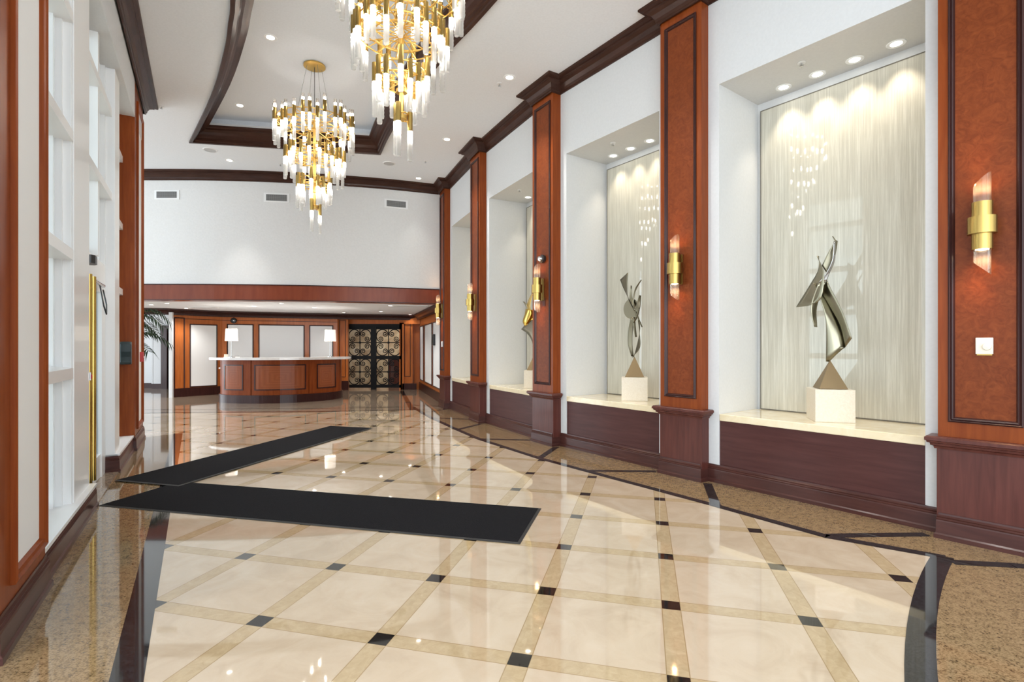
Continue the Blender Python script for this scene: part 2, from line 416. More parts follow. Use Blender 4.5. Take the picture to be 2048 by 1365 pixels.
# right border: trapezoids at pilasters joined by a strip
OW, OD = 0.79, 0.63
tips = []
for k, (c, a) in enumerate(PIL):
    e, n = frame(a); cc = Vector(c); tips.append((cc+e*OW-n*OD, cc-e*OW-n*OD, cc+e*(PW+.015), cc-e*(PW+.015)))
line = []
for k, (nr, fa, bn, bf) in enumerate(tips): line += ([nr] if k else [])+[fa]
e1, n1_ = frame(PIL[0][1]); start = Vector((2.86, 3.45))
line = [start]+line
wallside = [WP[4]+Vector((0.3, 0.2))]+[WP[k]+Vector((0.3, 0.2)) for k in (3, 2, 1, 0)]+[WP0+Vector((0.3, 0.2))]
for i in range(len(line)-1):
    pass
gr = [start]+line[1:]
# granite filled bay by bay
for i in range(len(gr)-1):
    a_, b_ = gr[i], gr[i+1]
    d = (b_-a_).normalized(); nn = Vector((d.y, -d.x)); ex = d*0.35
    fpoly(up([a_, b_, b_+nn*1.5+ex, a_+nn*1.5-ex]), Z1+0.0001*(i % 2), 1)
fstrip(line, 0.085, Z3, 2, -1)
for k, (nr, fa, bn, bf) in enumerate(tips):
    if k: fstrip([bn, nr], 0.085, Z2+0.0003, 2, 1)
    fstrip([bf, fa], 0.085, Z2+0.0002, 2, -1)
# curved band sweeping toward the viewer, granite outside
def circ(p, ang, curv, L, n=24):
    pts = [Vector(p)]; a = R(ang)
    for i in range(n): pts.append(pts[-1]+Vector((-math.cos(a), -math.sin(a)))*L/n); a += curv*L/n
    return pts
arc = circ((2.84, 3.545), 43.6, 0.105, 5.0)
outer = arc; inner = [p+Vector((math.sin(R(46)), -math.cos(R(46))))*0.115 for p in arc]
for i in range(len(arc)-1): fpoly(up([outer[i], outer[i+1], inner[i+1], inner[i]]), Z3+0.0002, 2)
fpoly(up([start, tips[0][1], WP[0]+Vector((.2, .2)), WP0+Vector((.4, .4)), Vector((5, -1))]), Z1-0.0002, 1)
fpoly(up([*outer, Vector((-1.0, -4)), Vector((8.5, -4)), WP0+Vector((0.5, 0.5)), WP[0]+Vector((.3, .2)), Vector(PIL[0][0])+n1_*0.1]), Z1+0.0002, 1)
fstrip([start, start+Vector((0.35, -0.05)), start+Vector((1.6, -0.35))], 0.085, Z3, 2, -1)
# far granite band under the beam, and the reception floor
far = [Vector((-15, 10.9)), Vector((-7.4, 11.08)), Vector((-4.16, 11.3)), Vector((-2.2, 11.62)), Vector((-1.75, 11.75))]
fpoly(up(far+[Vector((-1.2, 12.3)), Vector((-1.2, 21)), Vector((-15.5, 21))]), Z1+0.0003, 3)
fstrip(far, 0.10, Z2+0.0004, 2, 1)
fstrip([p+Vector((-0.05, 0.62)) for p in far[:4]], 0.06, Z2+0.0004, 2, 1)
fstrip([Vector((-2.15, 11.65)), Vector((-3.45, 16.7))], 0.12, Z2+0.0005, 2, 1)
structure(mb.obj('floor', [M['tile'], M['granite'], M['blackg'], M['granite2']]))

# ------------------------------------------------------------------ ceiling with tray
LTR = [(-3.008, 5.694), (-3.268, 6.127), (-3.607, 6.663), (-4.427, 7.819), (-5.834, 9.578)]
RTR = [(-0.359, 5.889), (-0.848, 6.654), (-1.62, 8.05), (-2.2, 9.25), (-2.584, 10.153)]
LT = [(-1.0, 1.2), (-1.72, 2.9), (-2.4, 4.5)]+LTR
RT = [(1.9, 1.4), (1.5, 2.6), (0.72, 4.1)]+RTR
def smooth(pts, n=4):
    P = [Vector(p) for p in pts]; out = []
    for i in range(len(P)-1):
        p0 = P[i-1] if i else P[i]*2-P[i+1]; p3 = P[i+2] if i+2 < len(P) else P[i+1]*2-P[i]
        for k in range(n):
            t = k/n; a, b_ = P[i], P[i+1]
            out.append(0.5*((2*a)+(b_-p0)*t+(2*p0-5*a+4*b_-p3)*t*t+(3*a-p0-3*b_+p3)*t**3))
    return out+[P[-1]]
Ls, Rs = smooth(LT), smooth(RT)
tray = Rs+list(reversed(Ls))          # counter-clockwise? right side going away, then left coming back
def tri_fill(outer, holes, z):
    bm = bmesh.new(); es = []
    for loop in [outer]+holes:
        vs = [bm.verts.new((p[0], p[1], z)) for p in loop]
        for i in range(len(vs)): es.append(bm.edges.new((vs[i], vs[(i+1) % len(vs)])))
    bmesh.ops.triangle_fill(bm, edges=es, use_beauty=True, normal=(0, 0, -1))
    bm.verts.index_update()
    vs = [tuple(v.co) for v in bm.verts]; fs = [tuple(v.index for v in f.verts) for f in bm.faces]; bm.free(); return vs, fs
mb = MB()
FARW = [Vector(p) for p in [(-14, 11.25), (-7.95, 11.26), (-6.4, 11.28), (-4.89, 11.44), (-3.77, 11.66), (-2.7, 11.95), (-1.69, 12.33)]]
FS = [FARW[0]]+smooth(FARW[1:], 4)
outl = [(-16, -4.5), (9, -4.5), (9, 12.6)]+[(p.x, p.y+0.1) for p in reversed(FS)]+[(-16, 11.3)]
vs, fs = tri_fill(outl, [tray], H); mb.add(vs, fs)
n = len(tray)
for i in range(n):
    a_, b_ = tray[i], tray[(i+1) % n]; mb.quad((a_.x, a_.y, H), (a_.x, a_.y, HT), (b_.x, b_.y, HT), (b_.x, b_.y, H))
mb.add([(p.x, p.y, HT) for p in tray], [tuple(range(n))])
mb.add([(-16, -4.5, HT+.1), (9, -4.5, HT+.1), (9, 13, HT+.1), (-16, 13, HT+.1)], [(0, 1, 2, 3)])
structure(mb.obj('ceiling', M['ceil']))
TP = [(-0.045, H), (-0.045, H-0.035), (0.0, H-0.035), (0.005, H-.01), (0.03, H+0.0), (0.03, H+0.045), (0.05, H+0.055), (0.075, H+0.10), (0.11, H+0.135), (0.15, H+0.155), (0.16, H+0.16), (0.16, H+0.185), (0.20, H+0.20), (0.20, H+0.235), (0.15, H+0.235), (0.0, H+0.2)]
structure(MB().sweep(tray, TP, 0, True, 1).obj('trim_1', M['crown']))
# pale lip on top of the tray moulding
structure(MB().sweep(tray, [(0.02, H+0.2), (0.18, H+0.2), (0.18, H+0.275), (0.02, H+0.275)], 0, True, 1).obj('trim_2', M['white']))

# ------------------------------------------------------------------ right wall with niches
NZ0, NZ1, ND = 0.0, 4.11, 0.78
mb = MB()
def P3(p, z): return (p.x, p.y, z)
niche = []                                     # (origin, e, n, s0, s1) per bay
for k in range(4):
    A, B = WP[k+1], WP[k]; e = (B-A).normalized(); n_ = Vector((-e.y, e.x)); L = (B-A).length
    s0, s1 = 0.382, L-0.375
    if k == 0: s1 = L-0.36
    niche.append((A, e, n_, s0, s1, L))
    q = lambda s, y, z: P3(A+e*s+n_*y, z)
    mb.quad(q(0, 0, 0), q(s0, 0, 0), q(s0, 0, H), q(0, 0, H)); mb.quad(q(s1, 0, 0), q(L, 0, 0), q(L, 0, H), q(s1, 0, H))
    mb.quad(q(s0, 0, NZ1), q(s1, 0, NZ1), q(s1, 0, H), q(s0, 0, H))
    b0, b1 = s0, s1
    mb.quad(q(s0, 0, 0), q(b0, ND, 0), q(b0, ND, NZ1), q(s0, 0, NZ1), 1); mb.quad(q(b1, ND, 0), q(s1, 0, 0), q(s1, 0, NZ1), q(b1, ND, NZ1), 1)
    mb.quad(q(b0, ND, 0), q(b1, ND, 0), q(b1, ND, NZ1), q(b0, ND, NZ1), 1)
    mb.quad(q(s0, 0, NZ1), q(b0, ND, NZ1), q(b1, ND, NZ1), q(s1, 0, NZ1), 1)
    mb.box(0, 0, 0, 0, 0, 0) if False else None
mb.quad(P3(WP[0], 0), P3(WP0, 0), P3(WP0, H), P3(WP[0], H))
structure(mb.obj('wall_right', [M['white'], M['white2']]))
# crown, baseboard
rp = right_path(0.258, 0.0)
CP = lambda z0, z1, d: [(0, z0), (0.018, z0), (0.018, z0+.02), (0.028, z0+.028), (0.035, z0+.06), (0.06, z0+.105), (0.10, z0+.13), (0.118, z0+.135), (0.118, z0+.15), (d-.01, z0+.16), (d, z0+.168), (d, z1), (0, z1)]
structure(MB().sweep(rp[:-1]+[rp[-1]], CP(4.98, H, 0.165), 0, False, 1).obj('trim_3', M['crown']))
BP = [(0, 0), (0.03, 0), (0.03, 0.03), (0.020, 0.04), (0.018, 0.125), (0.015, 0.135), (0.018, 0.142), (0.012, 0.152), (0.014, 0.16), (0.006, 0.172), (0.004, 0.185), (0, 0.185)]
structure(MB().sweep(right_path(0.265, -0.018), BP, 0, False, 1).obj('baseboard_right', M['base']))

# pilasters
PNAME = ['with the cream thermostat, nearest the camera at right', 'second from the right, with ribbed glass sconce alone on its panel', 'in the middle, with round chrome fixture above its sconce',
         'fourth from the right, plain panel with sconce only', 'farthest, beside the red cherry beam, with small white sensor']
PIL_OBJ = []
def rect_frame(mb, x0, x1, z0, z1, yb, prof, m=0):
    """mitred frame in the xz plane; prof = (inset, y)"""
    for a in range(len(prof)-1):
        (i0, y0), (i1, y1) = prof[a], prof[a+1]
        o = [(x0+i0, yb+y0, z0+i0), (x1-i0, yb+y0, z0+i0), (x1-i0, yb+y0, z1-i0), (x0+i0, yb+y0, z1-i0)]
        q = [(x0+i1, yb+y1, z0+i1), (x1-i1, yb+y1, z0+i1), (x1-i1, yb+y1, z1-i1), (x0+i1, yb+y1, z1-i1)]
        for j in range(4): mb.quad(o[j], o[(j+1) % 4], q[(j+1) % 4], q[j], m)
MP = [(0, 0), (0, -0.012), (0.008, -0.018), (0.016, -0.010), (0.022, -0.016), (0.030, -0.010), (0.040, 0.008), (0.040, 0.02)]
for k, (c, a) in enumerate(PIL):
    t = thing('wood_pilaster', 'tall cherry wood pilaster '+PNAME[k], 'pilaster', (c[0], c[1], 0), R(a-90), 'cherry wood pilasters along the right wall')
    PIL_OBJ.append(t)
    MB().box(-.265, .265, 0.02, PD+.03, 0, 0.665).obj('plinth', M['maho'], t, bevel=.004)
    cp = [(0, .655), (0.012, .655), (0.016, .672), (0.032, .68), (0.034, .695), (0.05, .70), (0.052, .712), (0.062, .716), (0.062, .738), (0.05, .748), (-.03, .748)]
    MB().sweep([(.265, PD-.002), (.265, 0.02), (-.265, 0.02), (-.265, PD-.002)], cp, 0, False, 1).obj('cap', M['maho'], t)
    s = MB(); fw = .258; y0 = .022; px, pz0, pz1 = .195, .86, 4.90
    s.quad((-fw, y0, .745), (fw, y0, .745), (fw, y0, pz0), (-fw, y0, pz0)); s.quad((-fw, y0, pz1), (fw, y0, pz1), (fw, y0, H-.01), (-fw, y0, H-.01))
    s.quad((-fw, y0, pz0), (-px, y0, pz0), (-px, y0, pz1), (-fw, y0, pz1)); s.quad((px, y0, pz0), (fw, y0, pz0), (fw, y0, pz1), (px, y0, pz1))
    s.quad((fw, y0, .745), (fw, PD+.03, .745), (fw, PD+.03, H-.01), (fw, y0, H-.01)); s.quad((-fw, PD+.03, .745), (-fw, y0, .745), (-fw, y0, H-.01), (-fw, PD+.03, H-.01))
    s.obj('shaft', M['cherry'], t)
    fm = MB(); rect_frame(fm, -px-.003, px+.003, pz0-.003, pz1+.003, y0, MP); fm.obj('panel_moulding', M['dark'], t)
    MB().box(-px+.03, px-.03, y0+.004, y0+.03, pz0+.03, pz1-.03).obj('burl_panel', M['burl'], t)

# ------------------------------------------------------------------ benches, glass panels, niche lights, pedestals
NNAME = ['nearest niche, behind the tall bent bronze sculpture', 'second niche from the right, behind the disc sculpture', 'third niche from the right, behind the gold sculpture', 'farthest niche of the right wall']
BN = ['nearest niche', 'second niche from the right', 'third niche from the right', 'farthest niche']
LN = ['nearest the camera', 'second from the camera', 'third from the camera', 'farthest from the camera']
def downlight(loc, label, r=0.062, group='recessed ceiling downlights', mat='lens', power=0, ang=95, tgt=None, col=(1, .975, .93)):
    t = thing('downlight', label, 'ceiling light', loc, 0, group)
    MB().lathe([(r*.72, -.001), (r*1.25, -.006), (r*1.32, -.002), (r*1.32, 0.0)], 24, 0, (0, 0, 0), True, False).obj('trim_ring', M['frame'], t)
    MB().lathe([(0.0005, -.002), (r*.8, -.002), (r*.8, -.0005)], 24, 0).obj('lens', M[mat], t)
    if power:
        p = (loc[0], loc[1], loc[2]-.02)
        spot('downlight_beam', p, power, ang, .7, col, .05, tgt or (p[0], p[1], 0))
    return t
def sprinkler(loc, label):
    t = thing('sprinkler', label, 'sprinkler', loc, 0, 'fire sprinklers')
    MB().lathe([(.004, 0), (.036, -.002), (.036, -.006), (.008, -.008)], 16).obj('escutcheon', M['frame'], t)
    mb = MB(); mb.lathe([(.006, -.006), (.006, -.035), (.018, -.037), (.018, -.041), (.002, -.042)], 12); mb.tube([(.012, 0, -.01), (.016, 0, -.024), (.004, 0, -.037)], .002, 5); mb.tube([(-.012, 0, -.01), (-.016, 0, -.024), (-.004, 0, -.037)], .002, 5)
    mb.obj('head', M['chrome'], t)
for k, (A, e, n_, s0, s1, L) in enumerate(niche):
    rz = math.atan2(e.y, e.x)
    t = thing('bench', 'dark mahogany window-seat bench with cream onyx top in the '+BN[k], 'bench', (A.x, A.y, 0), rz, 'built-in niche benches')
    MB().box(s0+.003, s1-.003, .012, ND-.035, 0, .64).obj('bench_base', M['mahoh'], t)
    MB().box(s0+.002, s1-.002, .002, ND-.031, .64, .71).obj('bench_top', M['onyx'], t, bevel=.006)
    ps = [(s0+.05, ND-.03), (s1-.02, ND-.03)]
    t2 = thing('glass_panel', 'glossy streaked beige glass panel in the '+BN[k], 'wall panel', (A.x, A.y, 0), rz, 'streaked glass panels in the niches')
    MB().box(s0+.05, s1-.012, ND-.028, ND-.003, .711, 4.01).obj('streaked_panel', M['shimmer'], t2)
    fm = MB(); rect_frame(fm, s0+.042, s1-.004, .712, 4.018, ND-.028, [(0, .02), (0, -.004), (.009, -.004), (.009, .004)]); fm.obj('panel_seam', M['seam'], t2)
    mid = (s0+s1)/2
    for i, ds in enumerate((.495, .165, -.165, -.495)):
        p = A+e*(mid+ds)+n_*.60; q = A+e*(mid+ds)+n_*.76
        lab = 'spotlight above the %s, %s' % (BN[k], LN[i])
        downlight((p.x, p.y, NZ1), lab, .058, 'niche spotlights', 'lens', (20 if k == 0 else 16), 78, (q.x, q.y, 1.7), (1, .89, .72))
    if k < 3:
        p = A+e*(mid-.16)+n_*.25
        sprinkler((p.x, p.y, NZ1), 'chrome fire sprinkler in the ceiling of the '+BN[k])

def niche_xy(k, px, py, depth):
    """local (s, z) where the sight line through a photo position meets a plane at that depth in niche k"""
    A, e, n_, s0, s1, L = niche[k]
    d = Vector(((px-1024)/1049, 1.0)); q = isect(Vector((0, 0)), d, A+n_*depth, e)
    return (q-A).dot(e), 1.4+(694.5-py)*q.y/1049
def ribbon(k, root, name, lp, rp_, mat, dl=(0, 0), depth=.42, bulge=0, nseg=14, ncross=5):
    """bent sheet between two edge curves; dl = depth offset at left/right edge"""
    A, e, n_, s0, s1, L = niche[k]
    def curve(pts):
        Q = [Vector(niche_xy(k, x, y, depth)) for x, y in pts]
        if len(Q) == 2: return [Q[0].lerp(Q[1], i/nseg) for i in range(nseg+1)]
        sm = smooth(Q, 8); ln = [0]
        for i in range(1, len(sm)): ln.append(ln[-1]+(sm[i]-sm[i-1]).length)
        out = []
        for i in range(nseg+1):
            tt = ln[-1]*i/nseg; j = 0
            while j < len(ln)-2 and ln[j+1] < tt: j += 1
            f = (tt-ln[j])/max(ln[j+1]-ln[j], 1e-9); out.append(sm[j].lerp(sm[j+1], min(f, 1)))
        return out
    lc, rc = curve(lp), curve(rp_); vs = []; fs = []
    for i in range(nseg+1):
        for j in range(ncross+1):
            f = j/ncross; p = lc[i].lerp(rc[i], f)
            w_ = (rc[i]-lc[i]).length
            y = depth+.55*(dl[0]*(1-f)+dl[1]*f)+bulge*math.sin(PI*f)*min(1, w_*8)+0.05*(dl[1]-dl[0])*math.sin(PI*i/nseg)
            vs.append((p.x, y, p.y))
    m_ = ncross+1
    for i in range(nseg):
        for j in range(ncross): fs.append((i*m_+j, i*m_+j+1, (i+1)*m_+j+1, (i+1)*m_+j))
    mb = MB(); mb.add(vs, fs, 0, True); o = mb.obj(name, mat, root)
    sd = o.modifiers.new('thick', 'SOLIDIFY'); sd.thickness = .005; sd.offset = 0
    return o
PROT = (-16.5, -13.0, -8.0)
def pyramid(root, k, s, y, z, w_, h_, mat):
    a = R(PROT[k])-root.rotation_euler.z; ca, sa = math.cos(a)*w_/2, math.sin(a)*w_/2
    v = [(s+ca*i-sa*j, y+sa*i+ca*j, z) for i, j in ((-1, -1), (1, -1), (1, 1), (-1, 1))]+[(s, y, z+h_)]
    mb = MB(); mb.add(v, [(3, 2, 1, 0), (0, 1, 4), (1, 2, 4), (2, 3, 4), (3, 0, 4)]); return mb.obj('pyramid_base', mat, root)
SCL = lambda off, s: (lambda pts: [(off[0]+x/s, off[1]+y/s) for x, y in pts])
# --- sculpture 1 (zoom origin 1560,460 scale 3.41)
def pedestal(k, s, y, w_, label):
    A, e, n_, s0, s1, L = niche[k]; rz = R(PROT[k]); p = A+e*s+n_*y
    t = thing('pedestal', label, 'pedestal', (p.x, p.y, .71), rz, 'stone pedestals in the niches')
    MB().box(-w_/2, w_/2, -w_/2, w_/2, 0, .30).obj('stone_block', M['travertine'], t, bevel=.004)
    return t
def sroot(k, label):
    A, e, n_, s0, s1, L = niche[k]
    return thing('sculpture', label, 'sculpture', (A.x, A.y, 0), math.atan2(e.y, e.x), 'metal sculptures in the niches')
SY = .40
sA, zA = niche_xy(0, 1660, 780, SY)
pedestal(0, sA, SY, .325, 'cream stone cube pedestal under the tall bent bronze sculpture in the nearest niche')
rt = sroot(0, 'tall abstract sculpture of bent bronze blades on pyramid base in the nearest niche')
pyramid(rt, 0, sA, SY, 1.013, .235, .265, M['bronzebase'])
f = SCL((1560, 460), 3.41); dp = SY
ribbon(0, rt, 'metal_blade', f([(325, 345), (350, 400), (430, 560), (495, 740)]), f([(270, 440), (330, 540), (395, 660), (432, 805)]), M['bronze'], (-.03, .06), dp)
ribbon(0, rt, 'metal_blade', f([(237, 365), (285, 480), (320, 640), (322, 900)]), f([(240, 367), (330, 530), (405, 690), (432, 805)]), M['bronze'], (-.05, .06), dp, -.02)
ribbon(0, rt, 'metal_blade', f([(322, 898), (322, 850), (326, 800)]), f([(328, 902), (380, 850), (436, 802)]), M['bronze'], (-.04, .03), dp)
ribbon(0, rt, 'metal_blade', f([(260, 178), (258, 270), (210, 360), (105, 527)]), f([(262, 180), (310, 300), (290, 470), (200, 520)]), M['bronze'], (.03, -.06), dp)
ribbon(0, rt, 'metal_blade', f([(381, 70), (330, 150), (285, 245)]), f([(381, 72), (360, 190), (315, 305)]), M['bronze'], (.0, .07), dp)
ribbon(0, rt, 'metal_blade', f([(378, 80), (368, 200), (320, 305), (268, 368)]), f([(381, 80), (376, 210), (340, 300), (322, 352)]), M['chrome'], (-.06, -.02), dp)
ribbon(0, rt, 'metal_blade', f([(270, 370), (225, 500), (225, 580), (247, 663)]), f([(322, 352), (275, 440), (245, 540), (249, 663)]), M['bronze'], (-.07, .02), dp)
ribbon(0, rt, 'metal_blade', f([(358, 44), (368, 62), (381, 85)]), f([(361, 46), (374, 66), (384, 82)]), M['bronze'], (-.01, .01), dp, 0, 6, 2)
# --- sculpture 2 (zoom origin 1220,530 scale 4.875)
s2, z2 = niche_xy(1, 1269, 755, SY)
pedestal(1, s2, SY, .325, 'cream stone cube pedestal under the disc sculpture in the second niche')
rt = sroot(1, 'abstract bronze sculpture with round disc and thin blades in the second niche')
pyramid(rt, 1, s2, SY, 1.013, .24, .265, M['bronzebase'])
f = SCL((1220, 530), 4.875)
ribbon(1, rt, 'metal_blade', f([(90, 145), (130, 240), (180, 340), (243, 460)]), f([(187, 75), (180, 200), (190, 330), (248, 455)]), M['bronzed'], (.03, -.04), dp)
A, e, n_, s0, s1, L = niche[1]
cs, cz = niche_xy(1, 1220+195/4.875, 530+428/4.875, dp); rr = .132
mb = MB(); N = 40
ring = [(cs+rr*math.cos(2*PI*i/N), dp+.02, cz+rr*math.sin(2*PI*i/N)) for i in range(N)]; ring2 = [(x, y+.006, z) for x, y, z in ring]
mb.add(ring+ring2, [tuple(range(N)), tuple(reversed(range(N, 2*N)))]+[(i, N+i, N+(i+1) % N, (i+1) % N) for i in range(N)]); mb.obj('disc', M['bronzed'], rt)
ribbon(1, rt, 'metal_blade', f([(210, 200), (200, 290), (202, 350), (250, 440)]), f([(212, 205), (216, 300), (225, 350), (262, 430)]), M['bronzed'], (-.03, 0), dp)
ribbon(1, rt, 'metal_blade', f([(315, 147), (255, 240), (232, 370), (250, 450)]), f([(318, 150), (262, 250), (240, 370), (256, 450)]), M['bronzed'], (-.05, -.03), dp)
ribbon(1, rt, 'metal_blade', f([(295, 295), (270, 380), (248, 450), (262, 500)]), f([(298, 300), (290, 400), (275, 470), (266, 500)]), M['bronzed'], (-.04, .02), dp)
ribbon(1, rt, 'metal_blade', f([(245, 430), (262, 480), (318, 608)]), f([(255, 430), (272, 490), (320, 606)]), M['bronzed'], (-.04, -.01), dp, 0, 8, 2)
ribbon(1, rt, 'metal_blade', f([(292, 415), (262, 510), (240, 565)]), f([(296, 425), (272, 515), (243, 566)]), M['bronzed'], (-.05, -.02), dp, 0, 8, 2)
ribbon(1, rt, 'metal_blade', f([(215, 515), (228, 590), (250, 705)]), f([(238, 510), (240, 600), (253, 703)]), M['bronzed'], (-.02, .03), dp, 0, 8, 2)
ribbon(1, rt, 'metal_blade', f([(210, 515), (185, 640), (183, 780), (215, 893)]), f([(235, 515), (212, 640), (208, 770), (222, 893)]), M['bronzed'], (-.03, .03), dp)
ribbon(1, rt, 'metal_blade', f([(280, 540), (285, 640), (262, 760), (224, 900)]), f([(284, 540), (304, 690), (304, 810), (228, 902)]), M['bronzed'], (.03, -.04), dp)
# --- sculpture 3 (zoom origin 1030,480 scale 4.27)
s3, z3 = niche_xy(2, 1069, 740, SY)
pedestal(2, s3, SY, .325, 'cream stone cube pedestal partly hidden behind the middle pilaster')
rt = sroot(2, 'abstract gold and green bent metal sculpture partly hidden behind the middle pilaster')
pyramid(rt, 2, s3, SY, 1.013, .24, .265, M['bronzebase'])
f = SCL((1030, 480), 4.27)
ribbon(2, rt, 'gold_blade', f([(165, 400), (105, 520), (75, 640), (85, 730)]), f([(175, 420), (140, 560), (150, 640), (100, 725)]), M['goldsheet'], (.04, -.04), dp)
ribbon(2, rt, 'gold_blade', f([(110, 590), (75, 690), (90, 735)]), f([(190, 610), (160, 680), (120, 720)]), M['goldsheet'], (-.04, .04), dp)
ribbon(2, rt, 'metal_blade', f([(60, 765), (110, 800), (155, 880), (165, 1000)]), f([(140, 655), (215, 720), (200, 850), (170, 1000)]), M['bronze'], (-.03, .04), dp)
ribbon(2, rt, 'metal_blade', f([(68, 525), (90, 560), (100, 600)]), f([(82, 530), (98, 555), (108, 600)]), M['bronze'], (-.01, .01), dp, 0, 6, 2)
ribbon(2, rt, 'metal_blade', f([(200, 380), (230, 520), (190, 660)]), f([(215, 370), (260, 520), (210, 680)]), M['bronze'], (-.02, .04), dp)

# ------------------------------------------------------------------ sconces and devices on the pilasters
def angled_tube(mb, r, z0, z1, skew, n=20, y=0, th=.003):
    """open ribbed tube, top cut at a slant"""
    vs = []
    for rr in (r, r-th):
        for zi in (0, 1):
            for i in range(n):
                a = 2*PI*i/n; rb = rr*(1+.02*(-1)**i)
                z = z0 if zi == 0 else z1+skew*math.cos(a)
                vs.append((rb*math.cos(a), y+rb*math.sin(a), z))
    fs = []
    for i in range(n):
        j = (i+1) % n
        fs += [(i, j, n+j, n+i), (2*n+j, 2*n+i, 3*n+i, 3*n+j), (n+i, n+j, 3*n+j, 3*n+i), (j, i, 2*n+i, 2*n+j)]
    mb.add(vs, fs, 0, True)
SCN = ['on the nearest pilaster above the thermostat', 'on the second pilaster from the right', 'on the middle pilaster under the round chrome fixture', 'on the fourth pilaster from the right', 'on the farthest pilaster beside the beam']
for k, (c, a) in enumerate(PIL):
    e, n_ = frame(a); p = Vector(c)+n_*.026
    t = thing('sconce', 'brass cylinder sconce with ribbed glass tubes '+SCN[k], 'wall lamp', (p.x, p.y, 0), R(a-90), 'brass sconces on the pilasters')
    yc = -.10; zc = 2.235
    MB().box(-.037, .037, -.024, 0, zc-.165, zc+.155).obj('back_plate', M['brass'], t, bevel=.003)
    mb = MB(); mb.lathe([(.055, zc-.165), (.058, zc-.165), (.058, zc+.16), (.055, zc+.16), (.030, zc+.155), (.030, zc-.16), (.055, zc-.165)], 28, 0, (0, yc, 0), True, False); mb.obj('cylinder', M['brass'], t)
    mb = MB(); mb.lathe([(.059, zc-.058), (.080, zc-.058), (.080, zc+.058), (.059, zc+.058)], 28, 0, (0, yc, 0), True, False); mb.box(-.02, .02, yc+.05, -.02, zc-.03, zc+.03); mb.obj('band', M['brass'], t)
    mb = MB(); angled_tube(mb, .047, zc+.13, zc+.315, .045, 22, yc); mb.obj('glass_tube', M['tubeglass'], t)
    mb = MB(); angled_tube(mb, .047, zc-.14, zc-.295, -.045, 22, yc); mb.obj('glass_tube', M['tubeglass'], t)
    for zz in (zc+.152, zc-.157):
        MB().lathe([(.003, zz-.012), (.026, zz-.012), (.026, zz+.012), (.003, zz+.012)], 14, 0, (0, yc, 0)).obj('bulb', M['led'], t)
        d = bpy.data.lights.new('sconce_glow', 'SPOT'); d.energy = 8.0; d.color = (1, .55, .25); d.shadow_soft_size = .025; d.spot_size = R(150); d.spot_blend = .8
        o = bpy.data.objects.new('sconce_glow', d); C.objects.link(o); o.parent = t; o.location = (0, yc, zz+(.045 if zz > zc else -.045)); o.rotation_euler = (PI if zz > zc else 0, 0, 0)
def on_pil(k, name, label, cat, z, x=0):
    c, a = PIL[k]; e, n_ = frame(a); p = Vector(c)+n_*.026+e*x
    return thing(name, label, cat, (p.x, p.y, z), R(a-90))
t = on_pil(0, 'thermostat', 'square cream thermostat below the nearest sconce', 'thermostat', 1.355)
MB().box(-.046, .046, -.022, 0, -.005, .11).obj('cover', M['cream'], t, bevel=.003)
MB().lathe([(.002, 0), (.026, 0), (.023, .014), (.002, .016)], 20).obj('dial', M['cream'], t).matrix_basis = Matrix.Translation((.016, -.022, .048)) @ Matrix.Rotation(PI/2, 4, 'X')
MB().box(-.04, .04, -.012, 0, -.013, -.005).obj('clip', M['brass'], t)
t = on_pil(2, 'emergency_light', 'round chrome fixture with dark ring above the middle sconce', 'fixture', 2.67, .03)
MB().lathe([(.055, 0), (.06, .01), (.06, .05), (.05, .06)], 24).obj('housing', M['blackp'], t).matrix_basis = Matrix.Rotation(PI/2, 4, 'X')
MB().lathe([(.046, .055), (.046, .07), (.03, .095), (.001, .10)], 24).obj('lens_dome', M['chrome'], t).matrix_basis = Matrix.Rotation(PI/2, 4, 'X')
t = on_pil(2, 'cover_plate', 'small purple-brown cover plate below the middle sconce', 'cover plate', 1.99, .04)
MB().box(-.035, .035, -.006, 0, 0, .11).obj('plate', M['maho'], t)
t = on_pil(4, 'motion_sensor', 'small white sensor box on the farthest pilaster', 'sensor', 1.40, .05)
MB().box(-.03, .03, -.035, 0, 0, .13).obj('body', M['frame'], t, bevel=.008)

# ------------------------------------------------------------------ left wall
lrz = math.atan2(LD.y, LD.x)
BH = 4.5
def Lobj(mb, name, mats, parent=None, bevel=0):
    o = mb.obj(name, mats, parent, bevel=bevel)
    if not parent: o.location = (LB0.x, LB0.y, 0); o.rotation_euler = (0, 0, lrz)
    return o
mb = MB()
mb.box(-7, 6.66, 0.02, .45, BH, H)                       # bulkhead over the glazing
mb.box(6.62, 6.66, .45, 3.2, 0, H)                       # end of the wall returning outward
structure(Lobj(mb, 'wall_left', M['white']))
structure(Lobj(MB().sweep([(-7, .0), (6.66, .0), (6.66, 1.5)], CP(4.98, H, 0.165), 0, False, -1 if False else -1), 'trim_4', M['crown']))
